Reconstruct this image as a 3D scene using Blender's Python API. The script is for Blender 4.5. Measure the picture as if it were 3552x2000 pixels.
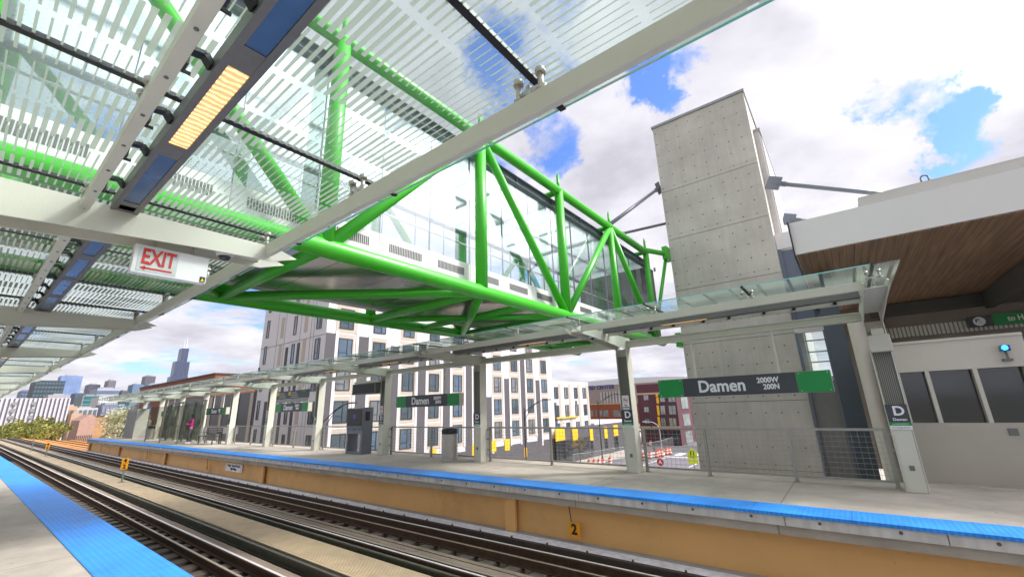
import bpy, math, random
from mathutils import Vector, Matrix
random.seed(7)
R = math.radians
S = bpy.context.scene
for o in list(bpy.data.objects): bpy.data.objects.remove(o, do_unlink=True)
COL = S.collection

# ------------------------------------------------------------------ camera
H = 1.62
F = 1454.0            # focal length in photo pixels (3552 x 2000)
CX = Vector((0.78705486, 0.6160979, -0.03111324))
CD = Vector((-0.19010402, 0.19425539, -0.96235404))
CF = Vector((-0.58686039, 0.76334017, 0.27001234))
EYE = Vector((0, 0, H))
cam_d = bpy.data.cameras.new('camera'); cam = bpy.data.objects.new('camera', cam_d); COL.objects.link(cam)
cam_d.sensor_width = 36; cam_d.lens = 36 * F / 3552; cam_d.clip_end = 9000; cam_d.clip_start = 0.05
m = Matrix((CX, -CD, -CF)).transposed().to_4x4(); m.translation = EYE
cam.matrix_world = m
S.camera = cam

def at(px, py, X=None, Y=None, Z=None):
    """world point seen at a photo position, on the given plane (survey helper)"""
    d = CX * (px - 1776) + CD * (py - 1000) + CF * F
    t = X / d.x if X is not None else (Y / d.y if Y is not None else (Z - H) / d.z)
    return EYE + d * t

# ------------------------------------------------------------------ world, sun, exposure
SUN = Vector((0.62, 0.50, 0.80)).normalized()
W = bpy.data.worlds.new('World'); S.world = W; W.use_nodes = True
nt = W.node_tree; nt.nodes.clear()
def N(t, **k):
    n = nt.nodes.new(t)
    for a, b in k.items(): setattr(n, a, b)
    return n
def L(a, b): nt.links.new(a, b)
def mth(op, a, b=None, c=None, clamp=False):
    n = N('ShaderNodeMath', operation=op); n.use_clamp = clamp
    for i, v in enumerate((a, b, c)):
        if v is None: continue
        if isinstance(v, (int, float)): n.inputs[i].default_value = v
        else: L(v, n.inputs[i])
    return n.outputs[0]
out = N('ShaderNodeOutputWorld'); bg = N('ShaderNodeBackground')
sky = N('ShaderNodeTexSky', sky_type='NISHITA'); sky.sun_disc = False
sky.sun_elevation = math.asin(SUN.z); sky.sun_rotation = math.atan2(SUN.x, SUN.y)
sky.altitude = 200; sky.air_density = 1.2; sky.dust_density = 0.6; sky.ozone_density = 4.0
tc = N('ShaderNodeTexCoord'); sep = N('ShaderNodeSeparateXYZ'); L(tc.outputs['Generated'], sep.inputs[0])
zz = mth('ADD', mth('MAXIMUM', sep.outputs[2], 0.0), 0.16)
cb = N('ShaderNodeCombineXYZ'); L(mth('DIVIDE', sep.outputs[0], zz), cb.inputs[0]); L(mth('DIVIDE', sep.outputs[1], zz), cb.inputs[1])
n1 = N('ShaderNodeTexNoise'); n1.inputs['Scale'].default_value = 1.25; n1.inputs['Detail'].default_value = 9
n1.inputs['Roughness'].default_value = 0.6; n1.inputs['Distortion'].default_value = 0.25
mp = N('ShaderNodeMapping'); mp.inputs['Location'].default_value = (3.1, 0.4, 0); L(cb.outputs[0], mp.inputs[0]); L(mp.outputs[0], n1.inputs['Vector'])
dens = n1.outputs['Fac']
# clearings between the clouds, by direction in the sky
warp = N('ShaderNodeTexNoise'); warp.inputs['Scale'].default_value = 6.0; warp.inputs['Detail'].default_value = 9; warp.inputs['Roughness'].default_value = .68; L(tc.outputs['Generated'], warp.inputs['Vector'])
wv = N('ShaderNodeVectorMath', operation='MULTIPLY_ADD'); L(warp.outputs['Color'], wv.inputs[0]); wv.inputs[1].default_value = (.26, .26, .26)
wo = N('ShaderNodeVectorMath', operation='SUBTRACT'); L(tc.outputs['Generated'], wo.inputs[0]); wo.inputs[1].default_value = (.13, .13, .13); L(wo.outputs[0], wv.inputs[2])
wn_ = N('ShaderNodeVectorMath', operation='NORMALIZE'); L(wv.outputs[0], wn_.inputs[0])
def blob(px, py, r, amp):
    d = (CX * (px - 1776) + CD * (py - 1000) + CF * F).normalized()
    dp = N('ShaderNodeVectorMath', operation='DOT_PRODUCT'); L(wn_.outputs[0], dp.inputs[0]); dp.inputs[1].default_value = d
    mr = N('ShaderNodeMapRange'); mr.interpolation_type = 'SMOOTHSTEP'
    L(dp.outputs['Value'], mr.inputs[0]); mr.inputs[1].default_value = math.cos(R(r)); mr.inputs[2].default_value = 1.0
    mr.inputs[3].default_value = 0; mr.inputs[4].default_value = amp
    return mr.outputs[0]
for b in [(1910, 510, 5, -.09), (2400, 250, 8, -.15), (2250, 310, 5, -.10), (3110, 350, 5, -.22), (3320, 545, 6, -.24), (3190, 460, 3, .08), (1830, 150, 12, -.13), (1560, 90, 9, -.09), (2990, 40, 5, -.10),
          (3450, 250, 14, .12), (2750, 500, 13, .13), (2250, 650, 12, .12), (2700, 120, 12, .10), (1500, 330, 10, .09), (2600, 330, 8, .06), (800, 1180, 12, -.05)]:
    dens = mth('ADD', dens, blob(*b))
cov = N('ShaderNodeMapRange'); cov.interpolation_type = 'SMOOTHSTEP'; L(dens, cov.inputs[0])
cov.inputs[1].default_value = 0.35; cov.inputs[2].default_value = 0.455; 
n2 = N('ShaderNodeTexNoise'); n2.inputs['Scale'].default_value = 1.9; n2.inputs['Detail'].default_value = 8; n2.inputs['Roughness'].default_value = 0.58
mp2 = N('ShaderNodeMapping'); mp2.inputs['Location'].default_value = (8.3, 2.2, 1.0); L(cb.outputs[0], mp2.inputs[0]); L(mp2.outputs[0], n2.inputs['Vector'])
sh = mth('ADD', mth('MULTIPLY', n2.outputs['Fac'], 0.75), mth('MULTIPLY', n1.outputs['Fac'], 0.35))
cr = N('ShaderNodeValToRGB'); L(sh, cr.inputs[0])
cr.color_ramp.elements[0].position = 0.44; cr.color_ramp.elements[0].color = (5.9, 5.75, 6.05, 1)
cr.color_ramp.elements[1].position = 0.68; cr.color_ramp.elements[1].color = (3.5, 3.42, 3.85, 1)
mx = N('ShaderNodeMix', data_type='RGBA'); L(cov.outputs[0], mx.inputs[0])
boost = N('ShaderNodeMix', data_type='RGBA', blend_type='MULTIPLY'); boost.inputs[0].default_value = 1
L(sky.outputs[0], boost.inputs[6]); boost.inputs[7].default_value = (0.72, .92, 1.38, 1)
# clouds brightened around the off-frame sun, added to lift the scene's light
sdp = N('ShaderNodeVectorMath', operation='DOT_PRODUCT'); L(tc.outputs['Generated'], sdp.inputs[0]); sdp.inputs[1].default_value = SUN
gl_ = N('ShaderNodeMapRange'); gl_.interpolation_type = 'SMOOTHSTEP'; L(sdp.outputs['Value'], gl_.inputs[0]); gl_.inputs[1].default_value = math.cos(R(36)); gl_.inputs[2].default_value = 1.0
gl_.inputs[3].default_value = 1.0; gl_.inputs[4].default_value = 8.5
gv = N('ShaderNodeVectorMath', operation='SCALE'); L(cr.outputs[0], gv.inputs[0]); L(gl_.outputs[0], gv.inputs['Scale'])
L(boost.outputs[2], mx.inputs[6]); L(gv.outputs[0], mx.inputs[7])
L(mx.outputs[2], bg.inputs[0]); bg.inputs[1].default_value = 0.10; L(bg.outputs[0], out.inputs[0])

sd = bpy.data.lights.new('sun', 'SUN'); sd.energy = 2.4; sd.angle = R(10); sd.color = (1, .95, .88)
so = bpy.data.objects.new('sun', sd); COL.objects.link(so); so.rotation_euler = SUN.to_track_quat('Z', 'Y').to_euler()
S.view_settings.view_transform = 'Standard'; S.view_settings.look = 'None'; S.view_settings.gamma = 1
S.view_settings.exposure = 0.9
S.render.engine = 'CYCLES'; S.cycles.transparent_max_bounces = 32; S.cycles.max_bounces = 8

# ------------------------------------------------------------------ materials
MATS = {}
def mat(name, col, rough=.6, metal=0., var=.12, vs=3., bump=0., bs=40., spec=.5, streak=0., emit=None, es=1., stretch=None):
    if name in MATS: return MATS[name]
    global nt
    M = bpy.data.materials.new(name); M.use_nodes = True; nt = M.node_tree
    b = nt.nodes['Principled BSDF']
    b.inputs['Roughness'].default_value = rough; b.inputs['Metallic'].default_value = metal
    b.inputs['Specular IOR Level'].default_value = spec
    tcn = N('ShaderNodeTexCoord'); vec = tcn.outputs['Object']
    if stretch:
        mpn = N('ShaderNodeMapping'); mpn.inputs['Scale'].default_value = stretch; L(vec, mpn.inputs[0]); vec = mpn.outputs[0]
    n = N('ShaderNodeTexNoise'); n.inputs['Scale'].default_value = vs; n.inputs['Detail'].default_value = 6; n.inputs['Roughness'].default_value = .62
    L(vec, n.inputs['Vector'])
    mr = N('ShaderNodeMapRange'); L(n.outputs['Fac'], mr.inputs[0]); mr.inputs[1].default_value = .25; mr.inputs[2].default_value = .75
    mr.inputs[3].default_value = 1 - var; mr.inputs[4].default_value = 1 + var
    fac = mr.outputs[0]
    if streak:
        mp3 = N('ShaderNodeMapping'); mp3.inputs['Scale'].default_value = (5, 5, .35); L(tcn.outputs['Object'], mp3.inputs[0])
        n3 = N('ShaderNodeTexNoise'); n3.inputs['Scale'].default_value = 1.5; n3.inputs['Detail'].default_value = 5; L(mp3.outputs[0], n3.inputs['Vector'])
        r3 = N('ShaderNodeMapRange'); L(n3.outputs['Fac'], r3.inputs[0]); r3.inputs[1].default_value = .4; r3.inputs[2].default_value = .75
        r3.inputs[3].default_value = 1; r3.inputs[4].default_value = 1 - streak
        fac = mth('MULTIPLY', fac, r3.outputs[0])
    vm = N('ShaderNodeVectorMath', operation='SCALE'); vm.inputs[0].default_value = col; L(fac, vm.inputs['Scale'])
    L(vm.outputs[0], b.inputs['Base Color'])
    rr = N('ShaderNodeMapRange'); L(n.outputs['Fac'], rr.inputs[0]); rr.inputs[3].default_value = max(0, rough - .1); rr.inputs[4].default_value = min(1, rough + .1)
    L(rr.outputs[0], b.inputs['Roughness'])
    if bump:
        nb = N('ShaderNodeTexNoise'); nb.inputs['Scale'].default_value = bs; nb.inputs['Detail'].default_value = 4; L(vec, nb.inputs['Vector'])
        bp = N('ShaderNodeBump'); bp.inputs['Strength'].default_value = bump; bp.inputs['Distance'].default_value = .02
        L(nb.outputs['Fac'], bp.inputs['Height']); L(bp.outputs[0], b.inputs['Normal'])
    if emit:
        b.inputs['Emission Color'].default_value = (*emit, 1); b.inputs['Emission Strength'].default_value = es
    MATS[name] = M
    return M

def glass(name, tint, fr=.6, frit=None, rough=.0, dirt=.05, base=.0, milky=0):
    """thin architectural glass: clear transmission, fresnel reflection, optional printed stripes"""
    global nt
    M = bpy.data.materials.new(name); M.use_nodes = True; nt = M.node_tree; nt.nodes.clear()
    o = N('ShaderNodeOutputMaterial'); t = N('ShaderNodeBsdfTransparent'); t.inputs[0].default_value = (*tint, 1)
    g = N('ShaderNodeBsdfGlossy'); g.inputs['Roughness'].default_value = rough; g.inputs[0].default_value = (.9, .95, .95, 1)
    f = N('ShaderNodeFresnel'); f.inputs[0].default_value = 1.5
    g_ = N('ShaderNodeNewGeometry'); front = mth('SUBTRACT', 1.0, g_.outputs['Backfacing'])
    m1 = N('ShaderNodeMixShader'); L(mth('MULTIPLY', mth('ADD', mth('MULTIPLY', f.outputs[0], fr), base, clamp=True), front), m1.inputs[0]); L(t.outputs[0], m1.inputs[1]); L(g.outputs[0], m1.inputs[2])
    d = N('ShaderNodeBsdfDiffuse'); d.inputs[0].default_value = (.55, .62, .58, 1)
    tl = N('ShaderNodeBsdfTranslucent'); tl.inputs[0].default_value = (.55, .62, .58, 1)
    ms = N('ShaderNodeMixShader'); ms.inputs[0].default_value = .5; L(d.outputs[0], ms.inputs[1]); L(tl.outputs[0], ms.inputs[2])
    tcn = N('ShaderNodeTexCoord')
    n = N('ShaderNodeTexNoise'); n.inputs['Scale'].default_value = 2.3; n.inputs['Detail'].default_value = 7; L(tcn.outputs['Object'], n.inputs['Vector'])
    mr = N('ShaderNodeMapRange'); L(n.outputs['Fac'], mr.inputs[0]); mr.inputs[1].default_value = .35; mr.inputs[2].default_value = .8; mr.inputs[3].default_value = dirt * .3; mr.inputs[4].default_value = dirt * 2
    fac = mr.outputs[0]
    m2 = N('ShaderNodeMixShader'); L(fac, m2.inputs[0]); L(m1.outputs[0], m2.inputs[1]); L(ms.outputs[0], m2.inputs[2])
    last = m2.outputs[0]
    if milky:
        mk = N('ShaderNodeMixShader'); mk.inputs[0].default_value = milky; L(last, mk.inputs[1]); tw_ = N('ShaderNodeBsdfTranslucent'); tw_.inputs[0].default_value = (.86, .88, .87, 1); L(tw_.outputs[0], mk.inputs[2]); last = mk.outputs[0]
    if frit:
        geo = N('ShaderNodeNewGeometry'); sp = N('ShaderNodeSeparateXYZ'); L(geo.outputs['Position'], sp.inputs[0])
        if frit == 'stripes':
            u = mth('DIVIDE', mth('ADD', sp.outputs[0], 100.0 - 1.06 + 5.03 * 0), .4192)   # cells of 0.42 m along the platform
            fu = mth('FRACT', u); cell = mth('FLOOR', u)
            inx = mth('MULTIPLY', mth('GREATER_THAN', fu, .05), mth('LESS_THAN', fu, .93))
            wn = N('ShaderNodeTexWhiteNoise', noise_dimensions='1D'); L(cell, wn.inputs['W'])
            v = mth('ADD', mth('DIVIDE', sp.outputs[1], .0465), mth('MULTIPLY', mth('GREATER_THAN', wn.outputs['Value'], .5), .5))
            fv = mth('ABSOLUTE', mth('SUBTRACT', mth('FRACT', v), .5))
            wd = mth('ADD', .20, mth('MULTIPLY', .12, mth('SINE', mth('ADD', mth('MULTIPLY', sp.outputs[1], 4.6), mth('MULTIPLY', wn.outputs['Value'], 40.)))))
            msk = mth('MULTIPLY', inx, mth('LESS_THAN', fv, wd)); msk = mth('MULTIPLY', msk, .93)
        else:  # small dots
            a = mth('SUBTRACT', mth('FRACT', mth('DIVIDE', sp.outputs[1], .07)), .5); c = mth('SUBTRACT', mth('FRACT', mth('DIVIDE', sp.outputs[2], .07)), .5)
            msk = mth('MULTIPLY', .22, mth('LESS_THAN', mth('ADD', mth('MULTIPLY', a, a), mth('MULTIPLY', c, c)), .014))
        fd = N('ShaderNodeBsdfDiffuse'); fd.inputs[0].default_value = (.44, .5, .43, 1)
        ft = N('ShaderNodeBsdfTranslucent'); ft.inputs[0].default_value = (.30, .34, .29, 1)
        fm = N('ShaderNodeAddShader') if False else N('ShaderNodeMixShader')
        fm.inputs[0].default_value = .5; L(fd.outputs[0], fm.inputs[1]); L(ft.outputs[0], fm.inputs[2])
        m3 = N('ShaderNodeMixShader'); L(msk, m3.inputs[0]); L(last, m3.inputs[1]); L(fm.outputs[0], m3.inputs[2]); last = m3.outputs[0]
    L(last, o.inputs[0]); MATS[name] = M
    return M

steel = mat('painted steel', (.60, .59, .50), .45, 0, .05, 2, .04, 60)
steel_dk = mat('dark steel', (.16, .165, .15), .5, .3, .15, 8)
stainless = mat('stainless', (.56, .54, .50), .36, .75, .1, 14)
green = mat('green paint', (.055, .45, .022), .33, 0, .05, 1.5, .015, 30)
greysteel = mat('grey paint', (.19, .215, .25), .35, .1, .08, 2)
concrete = mat('concrete', (.36, .35, .33), .85, 0, .16, 1.1, .25, 30, streak=.12)
conc_plat = mat('platform concrete', (.42, .38, .32), .85, 0, .2, 1.5, .2, 90)
conc_edge = mat('edge concrete', (.62, .61, .58), .8, 0, .13, 2.5, .15, 50, streak=.25)
tan = mat('tan girder paint', (.74, .42, .15), .5, 0, .07, .9, .03, 20)
G_wb = glass('windbreak glass', (.72, .72, .68), .6, dirt=.05)
blue = mat('blue tactile', (.02, .28, .88), .5, 0, .18, 2.2)
blackr = mat('black rubber', (.012, .013, .016), .5)
white = mat('white panel', (.72, .70, .70), .4, 0, .03, 2)
cream = mat('cream panel', (.56, .53, .45), .5, 0, .05, 1.5)
signblk = mat('sign charcoal', (.045, .052, .062), .4, 0, .08)
signgrn = mat('sign green', (.0, .26, .05), .4, 0, .05)
signwht = mat('sign white', (.80, .80, .80), .5, 0, .02)
orange = mat('orange plate', (.85, .35, .0), .5, 0, .08)
rust = mat('rusty rail', (.115, .07, .045), .6, .5, .35, 9, .2, 60)
shine = mat('rail head', (.78, .76, .73), .4, .4, .12, 10)
tiem = mat('tie timber', (.095, .076, .057), .9, 0, .35, 6, .5, 50)
plank = mat('plank timber', (.23, .18, .135), .9, 0, .25, 3, .4, 60, stretch=(.3, 3, 3))
dust = mat('dusty bed', (.10, .092, .075), .95, 0, .4, 3, .6, 30)
grate = mat('grating', (.62, .50, .33), .6, .2, .15, 3)
gap_shade = mat('gap shade black', (.018, .017, .016), .95, 0, .4, 4)  # near black, stands in for the shade below ties and grating
darkglass = mat('dark glass', (.02, .026, .03), .08, 0, .1, 1, spec=1.)
G_can = glass('canopy glass', (.90, .96, .935), .4, 'stripes', dirt=.055)
G_far = glass('far canopy glass', (.82, .93, .915), .8, 'stripes', dirt=.05)
G_br = glass('bridge glass', (.86, .91, .92), .9, 'dots', dirt=.035, base=.10)
G_br2 = glass('bridge rear glass', (.93, .96, .96), .5, dirt=.008)
G_roof = glass('fritted roof glass', (.85, .9, .9), .5, milky=.75)
G_pl = glass('clear glass', (.85, .90, .88), .8, dirt=.04)

# ------------------------------------------------------------------ mesh and object helpers
WORLD = {}
class MB:
    def __init__(s): s.v = []; s.f = []; s.mi = []; s.cur = 0
    def add(s, vs, fs):
        n = len(s.v); s.v += [Vector(v) for v in vs]; s.f += [tuple(i + n for i in f) for f in fs]; s.mi += [s.cur] * len(fs); return s
    def box(s, x0, x1, y0, y1, z0, z1):
        if x0 > x1: x0, x1 = x1, x0
        if y0 > y1: y0, y1 = y1, y0
        if z0 > z1: z0, z1 = z1, z0
        return s.add([(x0,y0,z0),(x1,y0,z0),(x1,y1,z0),(x0,y1,z0),(x0,y0,z1),(x1,y0,z1),(x1,y1,z1),(x0,y1,z1)],
                     [(0,3,2,1),(4,5,6,7),(0,1,5,4),(1,2,6,5),(2,3,7,6),(3,0,4,7)])
    def tube(s, p, q, r, n=12, r2=None, cap=True):
        p = Vector(p); q = Vector(q); d = (q - p).normalized(); a = d.orthogonal().normalized(); b = d.cross(a); r2 = r if r2 is None else r2
        vs = []; 
        for c, rr in ((p, r), (q, r2)):
            for i in range(n):
                t = 2 * math.pi * i / n; vs.append(c + (a * math.cos(t) + b * math.sin(t)) * rr)
        fs = [(i, (i + 1) % n, n + (i + 1) % n, n + i) for i in range(n)]
        if cap: fs += [tuple(range(n))[::-1], tuple(range(n, 2 * n))]
        return s.add(vs, fs)
    def path(s, pts, r, n=8):
        for a, b in zip(pts, pts[1:]): s.tube(a, b, r, n)
        return s
    def bar(s, p, q, w, h, up=(0, 0, 1)):
        p = Vector(p); q = Vector(q); d = (q - p).normalized(); a = d.cross(Vector(up))
        a = a.normalized() if a.length > 1e-4 else Vector((1, 0, 0)); u = a.cross(d).normalized()
        vs = []
        for c in (p, q):
            for i, j in ((-1,-1),(1,-1),(1,1),(-1,1)): vs.append(c + a * (i * w / 2) + u * (j * h / 2))
        return s.add(vs, [(0,1,2,3),(7,6,5,4),(0,4,5,1),(1,5,6,2),(2,6,7,3),(3,7,4,0)])
    def prism(s, poly, ax, lo, hi):
        """poly in the two axes other than ax ('x','y','z'), extruded lo..hi"""
        def P(a, b, c): return {'x': (c, a, b), 'y': (a, c, b), 'z': (a, b, c)}[ax]
        n = len(poly); vs = [P(a, b, lo) for a, b in poly] + [P(a, b, hi) for a, b in poly]
        fs = [tuple(range(n)), tuple(range(n, 2 * n))[::-1]] + [(i, n + i, n + (i + 1) % n, (i + 1) % n) for i in range(n)]
        return s.add(vs, fs)
    def lathe(s, c, prof, n=16):
        c = Vector(c); vs = []
        for r, z in prof:
            for i in range(n):
                t = 2 * math.pi * i / n; vs.append(c + Vector((r * math.cos(t), r * math.sin(t), z)))
        fs = []
        for k in range(len(prof) - 1):
            for i in range(n): fs.append((k*n+i, k*n+(i+1)%n, (k+1)*n+(i+1)%n, (k+1)*n+i))
        fs += [tuple(range(n))[::-1], tuple(range((len(prof)-1)*n, len(prof)*n))]
        return s.add(vs, fs)
    def blobs(s, c, r, n=2, squash=1):
        import bmesh
        bm = bmesh.new(); bmesh.ops.create_icosphere(bm, subdivisions=n, radius=1)
        vs = [Vector(c) + Vector((v.co.x * r, v.co.y * r, v.co.z * r * squash)) for v in bm.verts]; bm.verts.index_update()
        fs = [tuple(v.index for v in f.verts) for f in bm.faces]; bm.free(); return s.add(vs, fs)
    def put(s, name, mt, parent=None, smooth=False, bevel=0, fix=True):
        me = bpy.data.meshes.new(name); o = bpy.data.objects.new(name, me); COL.objects.link(o)
        if parent is not None: off = WORLD[parent.name]; o.parent = parent; WORLD[o.name] = off
        else:
            xs = [v.x for v in s.v]; ys = [v.y for v in s.v]; zs = [v.z for v in s.v]
            off = Vector(((min(xs) + max(xs)) / 2, (min(ys) + max(ys)) / 2, min(zs))); o.location = off; WORLD[o.name] = off
        me.from_pydata([v - off for v in s.v], [], s.f)
        for mm in (mt if isinstance(mt, (list, tuple)) else [mt]): me.materials.append(mm)
        for p, i in zip(me.polygons, s.mi): p.material_index = i
        if fix:
            import bmesh
            bm = bmesh.new(); bm.from_mesh(me); bmesh.ops.recalc_face_normals(bm, faces=bm.faces); bm.to_mesh(me); bm.free()
        if smooth:
            for p in me.polygons: p.use_smooth = len(p.vertices) < 5
        if bevel:
            bv = o.modifiers.new('bevel', 'BEVEL'); bv.width = bevel; bv.segments = 2; bv.limit_method = 'ANGLE'
        return o
def tag(o, label=None, cat=None, group=None, kind=None):
    if label and label.startswith('nearest') and ' from the ' in label: label = 'first' + label[7:]
    if label: o['label'] = label
    if cat: o['category'] = cat
    if group: o['group'] = group
    if kind: o['kind'] = kind
    return o
def thing(name, label, cat, loc, group=None, kind=None):
    o = bpy.data.objects.new(name, None); COL.objects.link(o); o.location = loc; o.empty_display_size = .2
    WORLD[o.name] = Vector(loc); return tag(o, label, cat, group, kind)
KIDS = {}
def dup(o, move=None, parent=None, label=None):
    c = o.copy(); COL.objects.link(c)
    if parent is not None: c.parent = parent
    if move is not None: c.location = Vector(o.location) + Vector(move)
    if label: c['label'] = label
    WORLD[c.name] = WORLD[o.name] + Vector(move or (0, 0, 0))
    for ch in list(o.children): dup(ch, None, c)
    return c
def duppart(o, move, label=None):
    c = dup(o, move, o.parent); 
    if label: c['label'] = label
    return c
def text(body, size, loc, rot, mt, parent, name='lettering', align='CENTER', bold=.0, ext=.004, sx=1., lh=1.):
    cu = bpy.data.curves.new(name, 'FONT'); cu.body = body; cu.size = size; cu.align_x = align; cu.align_y = 'CENTER'; cu.extrude = ext; cu.offset = bold; cu.space_line = lh
    cu.resolution_u = 3
    t = bpy.data.objects.new('tmp', cu); COL.objects.link(t)
    bpy.context.view_layer.update()
    me = bpy.data.meshes.new_from_object(t.evaluated_get(bpy.context.evaluated_depsgraph_get()))
    bpy.data.objects.remove(t, do_unlink=True)
    me.name = name; me.materials.clear(); me.materials.append(mt)
    o = bpy.data.objects.new(name, me); COL.objects.link(o)
    off = WORLD[parent.name] if parent else Vector((0, 0, 0))
    mw = Matrix.Translation(Vector(loc) - off) @ Matrix([[c for c in r] for r in __import__('mathutils').Euler(rot).to_matrix().to_4x4()]) @ Matrix.Diagonal((sx, 1, 1, 1))
    me.transform(mw)
    if parent: o.parent = parent; WORLD[o.name] = off
    return o
FRONT = (R(90), 0, 0)          # reads along +X, faces -Y
SIDE = (R(90), 0, R(90))       # reads along +Y, faces +X
ORD = ['nearest', 'second', 'third', 'fourth', 'fifth', 'sixth', 'seventh', 'eighth', 'ninth', 'tenth', 'eleventh', 'twelfth', 'thirteenth', 'fourteenth']
BAY = 5.03
XC = lambda k: .595 - BAY * k       # column lines

# ------------------------------------------------------------------ setting: ground, streets, platforms, track bed
def lines(M, axis, pitch, w, dark=.55, off=0.):
    """cut straight joints across a material (real joints in the surface, fixed in the world)"""
    global nt
    nt = M.node_tree; b = nt.nodes['Principled BSDF']; src = b.inputs['Base Color'].links[0].from_socket
    geo = N('ShaderNodeNewGeometry'); sp = N('ShaderNodeSeparateXYZ'); L(geo.outputs['Position'], sp.inputs[0])
    f = mth('ABSOLUTE', mth('SUBTRACT', mth('FRACT', mth('DIVIDE', mth('ADD', sp.outputs[axis], 500 * pitch + off), pitch)), .5))
    ms = mth('GREATER_THAN', f, .5 - w / pitch)
    k = mth('SUBTRACT', 1.0, mth('MULTIPLY', ms, 1 - dark))
    vm = N('ShaderNodeVectorMath', operation='SCALE'); L(src, vm.inputs[0]); L(k, vm.inputs['Scale']); L(vm.outputs[0], b.inputs['Base Color'])
def domes(M, pitch):
    global nt
    nt = M.node_tree; b = nt.nodes['Principled BSDF']; src = b.inputs['Base Color'].links[0].from_socket
    geo = N('ShaderNodeNewGeometry'); sp = N('ShaderNodeSeparateXYZ'); L(geo.outputs['Position'], sp.inputs[0])
    q = []
    for i in (0, 1):
        a = mth('SUBTRACT', mth('FRACT', mth('DIVIDE', mth('ADD', sp.outputs[i], 100.), pitch)), .5); q.append(mth('MULTIPLY', a, a))
    r = mth('SQRT', mth('ADD', q[0], q[1]))
    mr = N('ShaderNodeMapRange'); L(r, mr.inputs[0]); mr.inputs[1].default_value = .2; mr.inputs[2].default_value = .36; mr.inputs[3].default_value = 1; mr.inputs[4].default_value = 0
    bp = N('ShaderNodeBump'); bp.inputs['Strength'].default_value = 1; bp.inputs['Distance'].default_value = .0035; L(mr.outputs[0], bp.inputs['Height']); L(bp.outputs[0], b.inputs['Normal'])
    vm = N('ShaderNodeVectorMath', operation='SCALE'); L(src, vm.inputs[0]); L(mth('ADD', .93, mth('MULTIPLY', mr.outputs[0], .18)), vm.inputs['Scale']); L(vm.outputs[0], b.inputs['Base Color'])
domes(blue, .061)
lines(blue, 0, 1.22, .006, .6, .3)
lines(conc_plat, 0, 3.4, .012, .62, 1.2)
def spots(M, sc, r, dark):
    global nt
    nt = M.node_tree; b = nt.nodes['Principled BSDF']; src = b.inputs['Base Color'].links[0].from_socket
    geo = N('ShaderNodeNewGeometry'); vo = N('ShaderNodeTexVoronoi'); vo.inputs['Scale'].default_value = sc; L(geo.outputs['Position'], vo.inputs['Vector'])
    nn = N('ShaderNodeTexNoise'); nn.inputs['Scale'].default_value = .6; nn.inputs['Detail'].default_value = 7; nn.inputs['Roughness'].default_value = .7; L(geo.outputs['Position'], nn.inputs['Vector'])
    st = N('ShaderNodeMapRange'); L(nn.outputs['Fac'], st.inputs[0]); st.inputs[1].default_value = .5; st.inputs[2].default_value = .75; st.inputs[3].default_value = 0; st.inputs[4].default_value = .28
    k = mth('SUBTRACT', mth('SUBTRACT', 1.0, mth('MULTIPLY', mth('LESS_THAN', vo.outputs['Distance'], r), dark)), st.outputs[0])
    vm = N('ShaderNodeVectorMath', operation='SCALE'); L(src, vm.inputs[0]); L(k, vm.inputs['Scale']); L(vm.outputs[0], b.inputs['Base Color'])
spots(conc_plat, 2.6, .05, .4); spots(blue, 4.0, .05, .35); spots(tan, 5.0, .04, .45)
GZ = -7.5
ground_m = mat('ground', (.13, .125, .10), .95, 0, .35, .05)
asphalt = mat('asphalt', (.14, .135, .145), .9, 0, .15, .4)
asphalt_new = mat('new asphalt', (.085, .085, .09), .9, 0, .1, .4)
pave = mat('pavement', (.40, .36, .31), .9, 0, .12, .4)
markw = mat('road paint', (.75, .75, .75), .7)
r_ = 7500
b = MB(); n_ = 48; b.add([(r_ * math.cos(2*math.pi*i/n_), r_ * math.sin(2*math.pi*i/n_), GZ) for i in range(n_)] , [tuple(range(n_))])
tag(b.put('ground', ground_m), kind='structure')
b = MB(); b.box(-33, -6, 12, 260, GZ - .2, GZ + .004); tag(b.put('road', asphalt), kind='structure')
b = MB(); b.box(-60, 60, 84, 98, GZ - .2, GZ + .008); tag(b.put('cross_road', asphalt_new), kind='structure')
for nm, x0, x1, y0, y1 in (('pavement', -37.9, -33, 15, 84), ('pavement', -60, -33, 98, 260), ('pavement', -6, 2, 15, 84)):
    b = MB(); b.box(x0, x1, y0, y1, GZ - .2, GZ + .13); tag(b.put(nm, pave), kind='structure')
b = MB()
for i in range(8): b.box(-20.1, -19.9, 18 + i * 8, 22 + i * 8, GZ, GZ + .009)
for i in range(9): b.box(-31.5 + i * 2.6, -30.3 + i * 2.6, 78.5, 82.5, GZ, GZ + .009)
b.box(-32, -8, 76.4, 76.9, GZ, GZ + .009); b.box(-14, -13.85, 18, 75, GZ, GZ + .009); b.box(-26.5, -26.35, 18, 75, GZ, GZ + .009)
tag(b.put('road_markings', markw), kind='structure')

# far platform
fp = MB(); fp.box(-54, 8.5, 7.78, 11.35, -.30, 0); fo = tag(fp.put('far_platform', conc_plat), kind='structure')
eb = MB()
for i in range(33):
    x1 = .60 - 1.70 * (i - 4); x0 = max(x1 - 1.688, -54)
    eb.box(x0, x1, 7.73, 7.785, -.165, -.004)
eb.cur = 1
for i in range(66):
    eb.tube((.6 - .425 - .85 * (i - 8), 7.7295, -.085), (.6 - .425 - .85 * (i - 8), 7.727, -.085), .022, 10)
eb.put('edge_beam', [conc_edge, mat('anchor cap', (.10, .10, .095), .6)], fo)
ts = MB(); ts.box(-53.9, 8.4, 7.705, 8.32, -.036, .009); ts.put('tactile_strip', blue, fo)
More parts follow.
